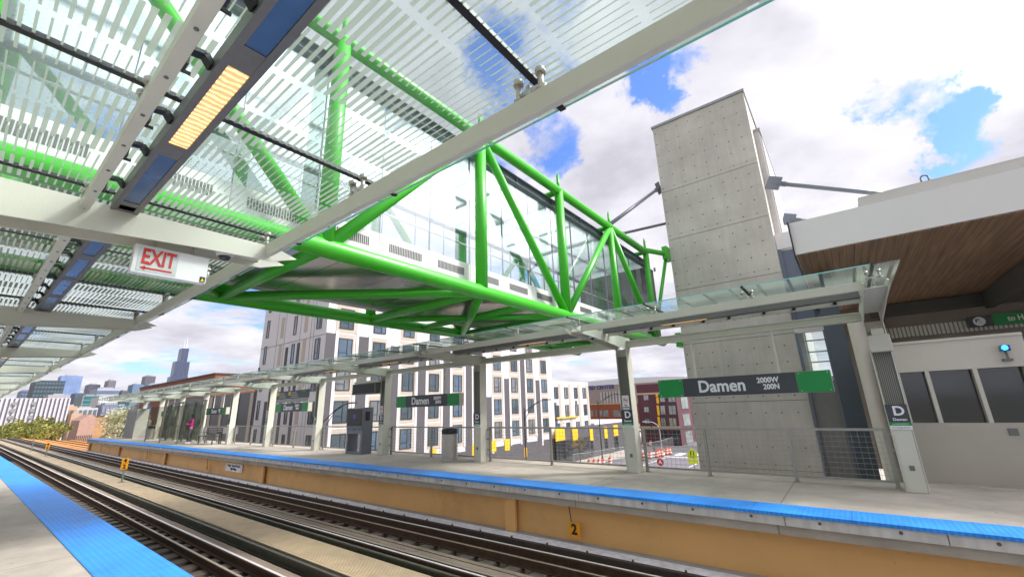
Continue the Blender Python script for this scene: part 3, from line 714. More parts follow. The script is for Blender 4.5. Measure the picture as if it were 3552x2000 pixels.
# cream booth with windows
bm_ = mat('booth wall', (.42, .385, .32), .4, .15, .07, 1.2)
for za, zb_ in ((2.02, 2.56), (.004, 1.07)):
    bz = MB(); bz.box(.79, 2.56, 11.42, 11.9, za, zb_); bz.put('booth_wall', bm_ if za < 1 else mat('booth head panel', (.56, .52, .44), .4, .1, .06, 1.2), sh)
bz = MB(); bz.box(.76, 2.60, 11.39, 14.6, 2.561, 2.61); bz.put('booth_coping', cream, sh)
bz = MB(); bz.box(.79, 2.56, 11.9, 14.5, 0.004, 2.02); bz.put('booth_core', mat('booth inside', (.05, .055, .05), .8), sh)
bz = MB()
for x in (.79, 1.215, 1.86, 2.50): bz.box(x, x + .06, 11.41, 11.899, 1.071, 2.019)
bz.box(2.5605, 2.60, 11.42, 14.5, .004, 2.56); bz.put('window_mullions', cream, sh)
for i, (x0, x1) in enumerate(((.85, 1.215), (1.275, 1.86), (1.92, 2.50))):
    bz = MB(); bz.box(x0, x1, 11.60, 11.61, 1.07, 2.02); bz.put('window_pane', darkglass, sh)
b = MB(); b.box(.79, XR, 11.36, 11.418, .002, .03); b.box(2.62, XR, 11.36, 21, -.5, -.01); b.put('floor_sill', conc_plat, sh)
b = MB(); b.box(2.05, 2.17, 11.40, 11.42, .86, .98); b.put('vent', steel_dk, sh)
# slate slab, cream round column, glazed shaft
b = MB(); b.box(-.22, .20, 14, 14.5, GZ, 4.9); b.put('slate_pier', mat('slate cladding', (.085, .105, .125), .6, 0, .08), sh)
b = MB(); b.tube((.40, 12.35, GZ), (.40, 12.35, 3.32), .15, 24); b.put('round_column', mat('column paint', (.52, .48, .40), .5, 0, .05), sh, smooth=True)
b = MB(); b.box(-1.27, .35, 20.2, 21, 7.65, 8.35); b.put('link_parapet', white, sh)
b = MB(); b.box(-1.27, -.27, 19.98, 20.3, 4.06, 4.26); b.put('door_head', white, sh)
fr = mat('blue grey frame', (.14, .165, .21), .4, .3, .08)
b = MB(); b.box(-1.27, -1.17, 19.95, 20.1, GZ, 4.06); b.box(-.37, -.25, 19.95, 20.1, GZ, 4.06); b.box(-1.27, -1.15, 20.2, 20.3, 4.3, 7.65); b.box(-.6, -.5, 20.2, 20.3, 4.3, 7.65); b.put('shaft_frame', fr, sh)
b = MB(); b.box(-1.17, -.37, 20.05, 20.07, 2.35, 4.06); b.put('shaft_glass', G_pl, sh)
b = MB(); b.box(-1.17, -.37, 20.04, 20.08, 2.2, 2.34); b.put('shaft_sill', cream, sh)
b = MB(); b.box(-1.17, -.37, 20.06, 20.2, GZ, 2.19); b.put('shaft_lower_wall', mat('dark concrete', (.22, .215, .2), .85, 0, .15, 1), sh)  # darker grey concrete below the sill
b = MB(); b.box(-1.15, .3, 20.35, 20.4, 4.3, 7.6); b.put('link_cladding', fr, sh)
b = MB()
for z_ in (2.9, 3.3, 3.75): b.box(-1.17, -.37, 20.6, 20.66, z_, z_ + .05)
b.put('inner_rails', mat('shaft rails', (.5, .52, .5), .4, .4), sh)
# blue lamp on the booth
t = thing('blue_lamp', 'glowing blue emergency lamp on the cream booth wall', 'lamp', (2.32, 11.35, 2.12))
b = MB(); b.box(2.26, 2.38, 11.25, 11.37, 2.29, 2.39); b.put('housing', mat('lamp blue', (.01, .05, .2), .2), t)
b = MB(); b.blobs((2.31, 11.235, 2.345), .042, 2); b.put('lamp_glow', mat('blue glow', (.05, .4, 1), .3, emit=(.03, .5, 1), es=2.5), t, smooth=True)
b = MB(); b.tube((2.32, 11.3, 2.16), (2.32, 11.31, 2.29), .018, 8); b.box(2.26, 2.38, 11.30, 11.42, 2.12, 2.16); b.put('bracket', steel_dk, t)
# direction sign
t = thing('direction_sign', 'green and charcoal direction sign reading to Harlem under the timber soffit', 'sign', (4.4, 20.9, 3.75))
b = MB(); b.box(3.66, 4.25, 20.9, 20.96, 3.72, 4.08); b.put('arrow_panel', signblk, t)
b = MB(); b.box(4.25, 5.05, 20.9, 20.96, 3.72, 4.08); b.box(5.25, 6.1, 20.9, 20.96, 3.72, 4.08) if False else None; b.box(4.25, 6.2, 20.901, 20.96, 3.72, 4.08); b.put('name_panel', signgrn, t)
b = MB(); b.tube((3.93, 20.899, 3.9), (3.93, 20.893, 3.9), .15, 20); b.put('arrow_disc', signwht, t)
b = MB(); b.bar((4.0, 20.890, 3.83), (3.86, 20.890, 3.97), .004, .035, (0, 1, 0)); b.bar((3.855, 20.89, 3.97), (3.95, 20.89, 3.97), .004, .03); b.bar((3.86, 20.89, 3.88), (3.86, 20.89, 3.98), .004, .03, (1, 0, 0)); b.put('arrow', blackr, t)
text('to Harlem', .24, (4.98, 20.893, 3.9), FRONT, signwht, t, bold=.005, sx=.8)
t = thing('yellow_notice', 'yellow notice on the cream wall at the right edge', 'notice', (2.40, 11.4, .9))
b = MB(); b.box(2.36, 2.52, 11.395, 11.405, .85, 1.04); b.put('plate', mat('notice yellow', (.85, .6, .02), .5), t)
b = MB(); b.blobs((2.41, 11.393, .98), .02, 1); b.blobs((2.42, 11.393, .92), .018, 1); b.put('symbol', blackr, t)
# ------------------------------------------------------------------ platform furniture
galv = mat('galvanised', (.34, .335, .30), .45, .7, .1, 10)
def rail_panel(k, label):
    xa, xb = XC(k) - .2, XC(k + 1) + .2; y = 10.62
    t = thing('railing', label, 'railing', ((xa + xb) / 2, y, 0), 'mesh railings along the back of the far platform')
    b = MB(); b.box(xb, xa, y - .025, y + .025, .97, 1.015); b.box(xb, xa, y - .02, y + .02, .085, .125); b.put('rails', galv, t)
    for x in ([xa - .03, xb + .03] + ([-2.78, -1.15] if k == 0 else [(xa + xb) / 2])):
        b = MB(); b.box(x - .03, x + .03, y - .028, y + .028, 0, .969); b.box(x - .05, x + .05, y - .06, y + .06, 0, .012); b.put('post', galv, t)
    b = MB()
    for i in range(8): b.box(xb, xa, y - .004, y + .004, .20 + i * .095, .205 + i * .095)
    n = int((xa - xb) / .105)
    for i in range(1, n): b.box(xb + i * .105 - .002, xb + i * .105 + .002, y - .0075, y - .0042, .126, .969)
    b.put('mesh_infill', galv, t)
    for x in (xa, xb):
        for z in (.3, .62, .9): b = MB(); b.box(x + (.0 if x == xa else -.08), x + (.08 if x == xa else 0), y - .05, y - .03, z, z + .05); b.put('cleat', galv, t)
for k in range(10): rail_panel(k, '%s mesh railing panel from the right on the far platform' % ORD[k])

def name_sign(k, board):
    xm = XC(k) - BAY / 2 + .02; y = 10.30; z0, z1 = 1.70, 2.11; hw = 1.68
    lab = {0: 'largest station name sign, in front of the concrete shaft', 2: 'station name sign right of the black screen, before the white facade', 4: 'station name sign with a map board on top',
           6: 'small distant station name sign right of the woman in magenta', 8: 'farthest station name sign, seen through the glass windbreak'}[k]
    t = thing('station_sign', lab, 'sign', (xm, y, z0), 'green and charcoal station name signs')
    b = MB(); b.box(xm - hw, xm + hw, y, y + .2, z0, z1); b.put('sign_box', cream, t)
    b = MB(); b.box(xm - hw + .57, xm + hw - .57, y - .006, y - .001, z0 + .003, z1 - .003); b.put('name_panel', signblk, t)
    for s_ in (-1, 1):
        b = MB(); a, c = sorted((xm + s_ * hw, xm + s_ * (hw - .569))); b.box(a + .003, c - .003, y - .007, y - .001, z0 + .003, z1 - .003)
        b.cur = 1
        for px in (a + .05, c - .05):
            for pz in (z0 + .04, z1 - .04): b.tube((px, y - .007, pz), (px, y - .010, pz), .009, 8)
        b.put('green_panel', [signgrn, signwht], t)
        b = MB(); b.box(xm + s_ * .83 - .025, xm + s_ * .83 + .025, y + .08, y + .12, z1, 2.99 if not board else 2.99); b.put('hanger', steel, t)
    text('Damen', .36, (xm - .30, y - .008, z0 + .20), FRONT, signwht, t, bold=.009, sx=.92)
    text('2000W\n200N', .15, (xm + .80, y - .008, z0 + .21), FRONT, signwht, t, 'block_numbers', align='RIGHT', bold=.005, sx=.86, lh=.9)
    if board:
        b = MB(); b.box(xm - hw, xm + hw, y - .02, y + .02, 2.15, 2.32); b.put('grey_band', mat('grey band', (.3, .3, .3), .5), t)
        b = MB(); b.box(xm - hw, xm + hw, y - .02, y + .02, 2.33, 2.72); b.put('direction_board', signblk, t)
        b = MB(); b.box(xm - 1.6, xm - 1.42, y - .03, y - .021, 2.5, 2.68); b.box(xm - .35, xm - .17, y - .03, y - .021, 2.5, 2.68); b.put('yellow_squares', mat('line yellow', (.8, .5, .02), .5), t)
        b = MB(); b.box(xm + 1.05, xm + 1.4, y - .03, y - .021, 2.6, 2.68); b.put('green_pill', signgrn, t)
        b = MB()
        for x0, w_ in ((-1.38, .75), (-.13, .8)):
            for q in range(3): b.box(xm + x0, xm + x0 + w_ - .1 * q, y - .028, y - .021, 2.39 + q * .1, 2.43 + q * .1)
        b.box(xm - .8, xm + .6, y - .028, y - .021, 2.22, 2.25); b.put('text_lines', mat('sign grey', (.4, .4, .38), .5), t)
for k in (0, 2, 4, 6, 8): name_sign(k, k == 4)

def column_sign(k):
    x = XC(k); y = 10.42 - .152; t = thing('column_sign', '%s D column sign from the right%s' % (ORD[k], ', with a no smoking plate above it' if k in (1, 3, 5) else ''), 'sign', (x, y, 1.02), 'D plates on the far platform columns')
    b = MB(); b.box(x - .146, x + .146, y - .012, y, 1.14, 1.44); b.put('plate', signblk, t)
    b = MB(); b.box(x - .146, x + .146, y - .012, y, 1.085, 1.137); b.put('green_strip', signgrn, t)
    b = MB(); b.box(x - .146, x + .146, y - .012, y, 1.02, 1.083); b.put('white_strip', signwht, t)
    if k < 6:
        text('D', .22, (x + .02, y - .013, 1.325), FRONT, signwht, t, bold=.006); text('Damen', .065, (x + .01, y - .013, 1.185), FRONT, signwht, t, bold=.0015)
        text('to Ashland/63rd', .032, (x, y - .013, 1.111), FRONT, signwht, t); text('to Cottage Grove', .032, (x, y - .013, 1.052), FRONT, signgrn, t)
    if k in (1, 3, 5):
        b = MB(); b.box(x - .09, x + .09, y - .012, y, 1.455, 1.79); b.put('no_smoking_plate', signwht, t)
        b = MB(); n = 20; c = (x, 1.68)
        for i in range(n):
            a0, a1 = 2 * math.pi * i / n, 2 * math.pi * (i + 1) / n
            b.bar((c[0] + .065 * math.cos(a0), y - .015, c[1] + .065 * math.sin(a0)), (c[0] + .065 * math.cos(a1), y - .015, c[1] + .065 * math.sin(a1)), .004, .014, (0, 1, 0))
        b.bar((c[0] - .045, y - .016, c[1] + .045), (c[0] + .045, y - .016, c[1] - .045), .004, .014); b.put('red_ring', rz, t)
        b = MB(); b.box(x - .04, x + .035, y - .0135, y - .0125, 1.672, 1.688); b.put('cigarette', blackr, t)
        text('No\nsmoking', .05, (x, y - .013, 1.53), FRONT, blackr, t, bold=.001)
for k in range(0, 11): column_sign(k)

# exit sign and camera dome under the near canopy
t = thing('exit_sign', 'white box sign with red EXIT and an arrow to the left, under the near canopy', 'exit sign', (-4.43, .91, 2.76))
b = MB(); b.box(-4.47, -4.39, .655, 1.175, 2.765, 3.01); b.put('housing', signwht, t, bevel=.006)
b = MB(); b.box(-4.389, -4.386, .685, .95, 2.785, 2.985); b.put('lens_panel', mat('lens panel', (.60, .64, .62), .3), t)
text('EXIT', .185, (-4.384, .82, 2.905), SIDE, rz, t, bold=.004, sx=.60)
b = MB(); b.box(-4.3855, -4.383, .735, .92, 2.805, 2.82); b.prism([(.705, 2.8125), (.74, 2.832), (.74, 2.793)], 'x', -4.3855, -4.383); b.put('arrow', rz, t)
b = MB(); b.box(-4.389, -4.386, 1.125, 1.165, 2.775, 2.825); b.put('sticker', blackr, t)
b = MB(); b.prism([(1.132, 2.782), (1.158, 2.782), (1.145, 2.815)], 'x', -4.3855, -4.384); b.put('sticker_symbol', mat('notice yellow', (1, 1, 1)), t)
b = MB(); b.tube((-4.43, .78, 3.01), (-4.43, .78, 3.14), .012, 8); b.tube((-4.43, 1.05, 3.01), (-4.43, 1.05, 3.14), .012, 8); b.box(-4.46, -4.40, .7, 1.12, 3.1, 3.134); b.put('mounting', stainless, t)
def dome(x, y, z, lab):
    t = thing('dome_camera', lab, 'camera', (x, y, z), 'dome cameras under the canopies')
    b = MB(); b.lathe((x, y, z), [(.03, 0), (.07, .012), (.075, .05), (.06, .06)], 18); b.put('housing', signwht, t, smooth=True)
    b = MB(); b.lathe((x, y, z - .04), [(.012, 0), (.04, .012), (.052, .04)], 18); b.put('lens_dome', darkglass, t, smooth=True)
dome(-4.43, 1.30, 3.07, 'dome camera beside the EXIT sign under the near canopy')
dome(XC(1), 8.75, 3.07, 'dome camera under the far canopy beam left of the largest station sign')

# LED display, kiosk, bins
t = thing('display_screen', 'blank black display screen hung left of the fourth column', 'display', (-15.4, 10.2, 2.27))
b = MB(); b.box(-16.3, -14.68, 10.05, 10.35, 2.27, 2.70); b.put('case', steel_dk, t, bevel=.015)
b = MB(); b.box(-16.22, -14.76, 10.035, 10.049, 2.31, 2.66); b.put('screen', blackr, t)
b = MB(); b.box(-16.35, -14.6, 10.15, 10.3, 2.72, 2.80); b.put('support_arm', steel, t)
t = thing('junction_box', 'cream junction box high on the rightmost far column', 'electrical box', (.60, 10.2, 2.33))
b = MB(); b.box(.44, .76, 10.06, 10.26, 2.36, 2.66); b.put('box', cream, t, bevel=.01)
b = MB(); b.box(.52, .70, 10.10, 10.26, 2.665, 2.78); b.put('conduit_head', cream, t)
kgrey = mat('kiosk grey', (.17, .185, .21), .4, .4, .06, 3)
t = thing('information_kiosk', 'grey information kiosk with a dark screen over an open base', 'kiosk', (-15.85, 10.2, 0))
b = MB(); b.box(-16.4, -16.28, 10.0, 10.45, 0, .86); b.box(-15.42, -15.3, 10.0, 10.45, 0, .86); b.box(-16.279, -15.421, 10.0, 10.45, 0, .1); b.box(-16.279, -15.421, 10.0, 10.45, .76, .86)
b.prism([(10.0, .861), (9.97, 1.02), (9.97, 1.74), (10.12, 1.76), (10.45, 1.76), (10.45, .861)], 'x', -16.4, -15.3); b.put('cabinet', kgrey, t)
b = MB(); b.box(-16.36, -15.34, 9.955, 9.969, 1.06, 1.70); b.put('screen', mat('screen black', (.012, .012, .014), .35), t)
b = MB(); b.tube((-15.85, 9.954, 1.42), (-15.85, 9.951, 1.42), .10, 18); b.put('screen_mark', mat('screen purple', (.08, .06, .35), .3), t)
b = MB(); b.box(-15.299, -15.295, 10.1, 10.3, 1.25, 1.6); b.put('side_grille', blackr, t)
b = MB()
for q in range(3): b.tube((-16.25 + q * .4, 9.975, .94), (-16.25 + q * .4, 9.955, .94), .02, 10)
b.put('buttons', blackr, t)
def bin_(x, y, lab):
    t = thing('litter_bin', lab, 'litter bin', (x, y, 0), 'round steel litter bins on the far platform')
    prof = [(.235, 0), (.235, .05), (.25, .055)]; z = .06
    for q in range(12): prof += [(.25, z), (.266, z + .008), (.266, z + .044), (.25, z + .06)]; z += .062
    b = MB(); b.lathe((x, y, 0), prof + [(.25, z + .01)], 28); b.put('body', stainless, t, smooth=False)
    b = MB(); b.lathe((x, y, z + .011), [(.265, 0), (.265, .14), (.25, .16), (.19, .19), (.05, .20)], 28); b.put('lid', mat('bin lid', (.03, .033, .036), .35), t, smooth=True)
    b = MB(); b.box(x - .08, x + .12, y - .272, y - .2, z + .05, z + .13); b.put('opening', blackr, t)
bin_(-10.62, 10.2, 'round stainless litter bin beside the station name sign and third column'); bin_(-44.2, 9.9, 'distant round litter bin at the far end of the platform')

# windbreak, bench, cabinets
t = thing('windbreak', 'glass windbreak with dark posts on the far platform around the woman in magenta', 'windbreak', (-37, 9.9, 0))
wb = mat('windbreak steel', (.20, .20, .17), .5, .3, .1)
for i, x in enumerate((-40.6, -38.8, -37.0, -35.2, -33.4)):
    b = MB(); b.box(x - .06, x + .06, 10.0, 10.12, 0, 2.55); b.put('post', wb, t)
    if i % 2 == 0:
        b = MB(); b.box(x - .012, x + .012, 8.9, 9.99, .12, 2.4); b.put('glass_fin', G_wb, t); b = MB(); b.box(x - .05, x + .05, 8.84, 8.9, 0, 2.5); b.put('fin_post', wb, t)
for x in (-40.54, -38.74, -36.94, -35.14):
    b = MB(); b.box(x, x + 1.68, 10.05, 10.07, .12, 2.4); b.put('glass_panel', G_wb, t)
b = MB(); b.box(-40.66, -33.34, 9.98, 10.14, 2.551, 2.66); b.put('top_beam', wb, t)
b = MB(); b.box(-40.5, -33.5, 9.99, 10.04, .98, 1.03); b.put('mid_rail', wb, t)
t = thing('bench', 'dark slatted bench with armrests right of the windbreak', 'bench', (-31.2, 9.9, 0))
bw = mat('bench metal', (.10, .10, .095), .6, .2, .1)
b = MB(); b.box(-32.5, -30.0, 9.65, 10.1, .43, .47); b.put('seat', bw, t)
b = MB()
for q in range(4): b.box(-32.5, -30.0, 10.11, 10.14, .55 + q * .1, .62 + q * .1)
b.put('backrest', bw, t)
for x in (-32.4, -30.1):
    b = MB(); b.box(x - .03, x + .03, 9.68, 9.74, 0, .429); b.box(x - .03, x + .03, 10.03, 10.1, 0, .429); b.box(x - .03, x + .03, 10.145, 10.18, 0, .92); b.box(x - .03, x + .03, 9.68, 10.1, .62, .66); b.put('leg', bw, t)
t = thing('equipment_cabinet', 'grey equipment cabinets with doors at the far end of the platform', 'cabinet', (-50, 10, 0))
b = MB(); b.box(-51.2, -47.9, 9.6, 10.4, 0, 2.4); b.put('body', mat('cabinet grey', (.30, .30, .25), .6, 0, .1), t)
for x in (-51.1, -50.0, -48.9):
    b = MB(); b.box(x, x + .95, 9.585, 9.599, .1, 2.2); b.put('door', mat('cabinet door', (.22, .22, .19), .6), t)
for (px, py, c_, nm, lab) in ((476, 1412, signblk, 'hanging_sign', 'small black hanging sign with a yellow dot at the far platform end'), (516, 1408, mat('sign blue', (.02, .10, .40), .4), 'hanging_sign', 'small blue hanging sign at the far platform end')):
    p = at(px, py, Y=10.2)
    t = thing(nm, lab, 'sign', (p.x, 10.2, p.z - .2)); b = MB(); hw = .9 if c_ is signblk else .45
    b.box(p.x - hw, p.x + hw, 10.18, 10.22, p.z - .22, p.z + .22); b.put('panel', c_, t); b = MB(); b.box(p.x - .03, p.x + .03, 10.19, 10.21, p.z + .22, 3.0); b.put('hanger', steel, t)
    b = MB(); b.box(p.x - hw * .6, p.x - hw * .2, 10.17, 10.179, p.z - .1, p.z + .12); b.put('symbol', orange if c_ is signblk else signwht, t)

# the woman on the far platform, walking away in a magenta jacket
def skin_body(name, pts, edges, mt, parent):
    me = bpy.data.meshes.new(name); o = bpy.data.objects.new(name, me); COL.objects.link(o); o.parent = parent; WORLD[o.name] = WORLD[parent.name]
    me.from_pydata([Vector(p[0]) for p in pts], edges, [])
    import bmesh
    bm = bmesh.new(); bm.from_mesh(me); ly = bm.verts.layers.skin.verify(); bm.verts.ensure_lookup_table()
    for v, p in zip(bm.verts, pts): v[ly].radius = (p[1], p[1] * (p[2] if len(p) > 2 else 1))
    bm.verts[0][ly].use_root = True; bm.to_mesh(me); bm.free()
    md = o.modifiers.new('skin', 'SKIN'); sub = o.modifiers.new('sub', 'SUBSURF'); sub.levels = 1; sub.render_levels = 2; md.use_smooth_shade = True
    me.materials.append(mt)
    return o
px_, py_ = -33.5, 9.5
pt = thing('person', 'woman in a magenta jacket and grey trousers holding a phone on the far platform', 'person', (px_, py_, 0))
skin = mat('skin', (.45, .27, .19), .6)
body = skin_body('body', [((0,0,.92),.13,.8),((0,0,1.08),.115,.8),((0,.0,1.28),.13,.75),((0,.0,1.40),.11,.8),((0,0,1.48),.045),((0.01,0,1.56),.07),((.02,0,1.64),.085),((.02,0,1.71),.06),
    ((-.09,0,.86),.085),((-.10,.03,.48),.058),((-.11,-.04,.09),.038),((-.10,.10,.03),.032),
    ((.09,0,.86),.085),((.11,-.08,.48),.058),((.13,-.02,.09),.038),((.14,-.14,.03),.032),
    ((-.18,0,1.38),.05),((-.24,-.02,1.12),.04),((-.16,-.2,1.04),.033),((-.10,-.27,1.10),.028),
    ((.18,0,1.38),.05),((.24,-.04,1.13),.04),((.17,-.22,1.15),.033),((.09,-.28,1.22),.028)],
    [(0,1),(1,2),(2,3),(3,4),(4,5),(5,6),(6,7),(0,8),(8,9),(9,10),(10,11),(0,12),(12,13),(13,14),(14,15),(3,16),(16,17),(17,18),(18,19),(3,20),(20,21),(21,22),(22,23)], skin, pt)
mag = mat('magenta jacket', (.55, .01, .22), .7, 0, .1)
skin_body('jacket', [((0,0,.90),.165,.85),((0,.0,1.08),.155,.85),((0,0,1.28),.155,.85),((0,0,1.42),.11),((-.19,0,1.38),.07),((-.25,-.02,1.12),.06),((-.17,-.19,1.05),.05),((.19,0,1.38),.07),((.25,-.04,1.13),.06),((.17,-.21,1.15),.05)],
    [(0,1),(1,2),(2,3),(3,4),(4,5),(5,6),(3,7),(7,8),(8,9)], mag, pt)
skin_body('trousers', [((0,0,.95),.15,.85),((-.095,0,.84),.10),((-.10,.03,.48),.075),((-.11,-.04,.12),.055),((.095,0,.84),.10),((.11,-.08,.48),.075),((.13,-.02,.12),.055)], [(0,1),(1,2),(2,3),(0,4),(4,5),(5,6)], mat('grey trousers', (.10, .10, .11), .8), pt)
b = MB(); o_ = Vector((px_, py_, 0)); b.blobs(o_ + Vector((.02, .02, 1.68)), .105, 2, 1.1); b.blobs(o_ + Vector((-.03, .10, 1.60)), .05, 1, 1.8); b.put('hair', mat('dark hair', (.015, .01, .01), .5), pt, smooth=True)
b = MB(); b.box(px_ - .06, px_ + .02, py_ - .31, py_ - .30, 1.12, 1.26); b.put('phone', blackr, pt)
for sx_, yy in ((-.11, .0), (.13, -.06)):
    b = MB(); b.box(px_ + sx_ - .045, px_ + sx_ + .045, py_ + yy - .14, py_ + yy + .12, .0, .08); b.put('shoe', signwht, pt, bevel=.02)
# ------------------------------------------------------------------ buildings across the street
bwhite = mat('facade white', (.64, .605, .605), .6, 0, .04, .5)
bcream = mat('facade cream', (.46, .395, .32), .7, 0, .04, .5)
bchar = mat('facade charcoal', (.085, .08, .085), .8, 0, .12, .8)
byel = mat('facade yellow', (.85, .48, .01), .5, 0, .04)
winfr = mat('window frame', (.02, .025, .035), .4)
pane = mat('window pane', (.05, .075, .09), .06, .0, .3, .35, spec=1.)
panes = [pane, pane, mat('window pane blinds', (.16, .17, .17), .12, 0, .5, .6, spec=1.), mat('window pane sky', (.10, .15, .20), .04, .2, .4, .5, spec=1.)]  # sky variant has the sky reflection painted into its colour
wr = random.Random(3)
def window(parent, X, y, z, w, h, nrm='x', mull=True):
    """dark framed window on a wall facing +X ('x') or -Y ('y'); y is the position along the wall"""
    b = MB(); t_ = .07
    def bx(bb, a0, a1, z0, z1, d0, d1):
        if nrm == 'x': bb.box(X + d0, X + d1, a0, a1, z0, z1)
        else: bb.box(a0, a1, X - d1, X - d0, z0, z1)
    bx(b, y - w/2, y - w/2 + t_, z, z + h, .0, .055); bx(b, y + w/2 - t_, y + w/2, z, z + h, .0, .055)
    bx(b, y - w/2 + t_, y + w/2 - t_, z, z + t_, .0, .055); bx(b, y - w/2 + t_, y + w/2 - t_, z + h - t_, z + h, .0, .055)
    if mull: bx(b, y + w * .1, y + w * .1 + t_, z + t_, z + h - t_, .0, .05)
    if mull: bx(b, y - w/2 + t_, y + w * .1, z + h * .3, z + h * .3 + t_ * .8, .0, .05)
    o = b.put('window', winfr, parent)
    b = MB(); bx(b, y - w/2 + t_, y + w/2 - t_, z + t_, z + h - t_, .004, .02); b.put('pane', wr.choice(panes), o)
    return o
FX = -38.0; FY0, FY1 = 20.32, 59.3; TOP = 17.6
wbd = thing('apartment_building', 'large white and charcoal apartment block with yellow accents behind the far platform', 'building', (-45, 40, GZ))
b = MB(); b.box(-52.2, FX, FY0, FY1, GZ, TOP); b.put('wall', bwhite, wbd)
b = MB(); b.box(-52.3, FX + .1, FY0 - .1, FY1 + .1, TOP, TOP + .25); b.put('parapet', bwhite, wbd)
rows = [-2.35 + 2.95 * i for i in range(7)]
cols = [22.4 + 3.84 * k for k in range(10)]
tops = [8.9, 8.9, 8.3, 8.8, 8.8, 8.8, 2.9, 5.4, 8.8, 5.4]
for k, y in enumerate(cols):
    for j, z in enumerate(rows):
        if j > 3 and (k + j) % 2: continue
        b = MB(); b.box(FX, FX + .03, y - 1.15, y + 1.15 - .25 * (j % 2), z - .35, z + 2.45); b.put('cream_panel', bcream, wbd)
for k in range(10):
    y0 = cols[k] - 1.92 - .55 if k else FY0 + .0; y1 = y0 + (1.15 if k else .95); top = tops[k]
    b = MB(); b.box(FX, FX + .045, y0, min(y1, FY1), GZ, top); b.put('charcoal_pier', bchar, wbd)
    b = MB(); b.box(FX, FX + .06, y1 + .002, y1 + .32, -4.2 + (k % 3) * .6, top + .3); b.put('white_fin', bwhite, wbd)
    if k: 
        b = MB(); b.box(FX, FX + .06, y0 - .30, y0 - .002, -3.6 + (k % 2) * .7, top + .3); b.put('white_fin', bwhite, wbd)
b = MB(); b.box(FX, FX + .052, FY0 + .01, FY1, GZ, -3.45); b.put('charcoal_base', bchar, wbd)
for k, y in enumerate(cols):
    for j, z in enumerate(rows):
        if j == 6: continue
        window(wbd, FX + .03, y - .05, z, 1.5, 2.02)
for (a, c, z0, z1) in ((23.2, 24.6, -4.2, -2.75), (33.4, 34.4, -4.0, -2.7), (36.2, 37, -4.1, -2.65), (43.9, 44.8, -4.0, -2.6), (46.6, 47.7, -4.1, -2.65), (51.0, 51.6, -5.4, -4.1), (40.2, 40.8, -4.2, -2.8), (29.1, 30.2, -4.4, -2.9)):
    b = MB(); b.box(FX + .06, FX + .09, a, c, z0, z1); b.put('yellow_panel', byel, wbd)
# north face
for x in (-39.45, -44.35, -50.9):
    for j, z in enumerate(rows[:6]):
        window(wbd, FY0, x, z + (.45 if x < -50 else 0), .95 if x > -40 else .62, 2.02, 'y', x > -40)
for x in (-42.1, -47.3):
    b = MB()
    for z in rows[:6]: b.box(x - .35, x + .35, FY0 - .02, FY0, z, z + 2.3)
    b.put('blind_panels', bcream, wbd)
for x0, x1, zt in ((-46.0, -45.45, 8.3), (-43.5, -42.95, 8.5), (-52.19, -51.75, 6.7), (-49.5, -48.8, 2.9)):
    b = MB(); b.box(x0, x1, FY0 - .04, FY0, GZ, zt); b.put('charcoal_pier', bchar, wbd)
b = MB()
for z in (8.75, 14.7): b.box(-52.2, FX, FY0 - .03, FY0 - .0, z, z + .06)
for x in (-48.4, -46.6, -43.2, -41, -40.4): b.box(x, x + .04, FY0 - .025, FY0, -3, TOP - .2)
b.put('panel_joints', mat('facade joint', (.30, .29, .30), .8), wbd)
# lower wing and podium
t = thing('apartment_wing', 'lower white wing with four window columns right of the large white block', 'building', (-45, 65, GZ))
b = MB(); b.box(-50, FX, FY1 + .02, 71.6, GZ, 5.45); b.put('wall', bwhite, t)
for k, px in enumerate((1929, 1963.5, 1997, 2026.5)):
    y = at(px, 1370, X=FX).y
    for zt in (4.35, 1.45, -1.35): window(t, FX + .03, y, zt - 1.75, 1.15, 1.85)
    b = MB(); b.box(FX, FX + .03, y + .8, y + 1.5, -2.2, 5.0); b.put('cream_strip', bcream, t)
b = MB(); b.box(FX, FX + .04, FY1 + .3, FY1 + 1.0, GZ, 2.0); b.box(FX, FX + .04, 66.4, 67.1, -.6, 2.2); b.put('charcoal_pier', bchar, t)
b = MB(); b.box(FX + .05, FX + .3, FY1 + .5, 66.5, -.55, -.35); b.put('canopy_edge', mat('facade yellow', (1, 1, 1)), t)
pod = thing('podium_building', 'low charcoal podium with hanging yellow panels beside the street', 'building', (-40, 74, GZ))
b = MB(); b.box(-55, FX + .6, FY1 + .1, 88, GZ, -2.1); b.put('wall', bchar, pod)
for (x0, x1, y0, y1) in ((1926, 1958, 1487, 1530), (1984, 2003, 1487, 1528), (2045, 2056, 1487, 1528), (2095, 2106, 1480, 1520), (2127, 2142, 1474, 1512)):
    a, c = at(x0, (y0 + y1) / 2, X=FX + .65), at(x1, (y0 + y1) / 2, X=FX + .65); zt, zb = at(x0, y0, X=FX + .65).z, at(x0, y1, X=FX + .65).z
    b = MB(); b.box(FX + .6, FX + .75, a.y, c.y, zb, zt); b.put('yellow_panel', byel, pod)
    b = MB(); b.box(FX + .58, FX + .62, a.y + .1, c.y - .05, GZ, zb - .01); b.put('window_slot', darkglass, pod)
b = MB(); b.box(FX + .58, FX + .63, FY1 + 1.2, FY1 + 10.0, GZ + .1, -3.9); b.put('shopfront', darkglass, pod)
b = MB(); b.box(-55, FX + .62, 71.7, 88.05, -2.1, -1.75); b.put('white_parapet', bwhite, pod)
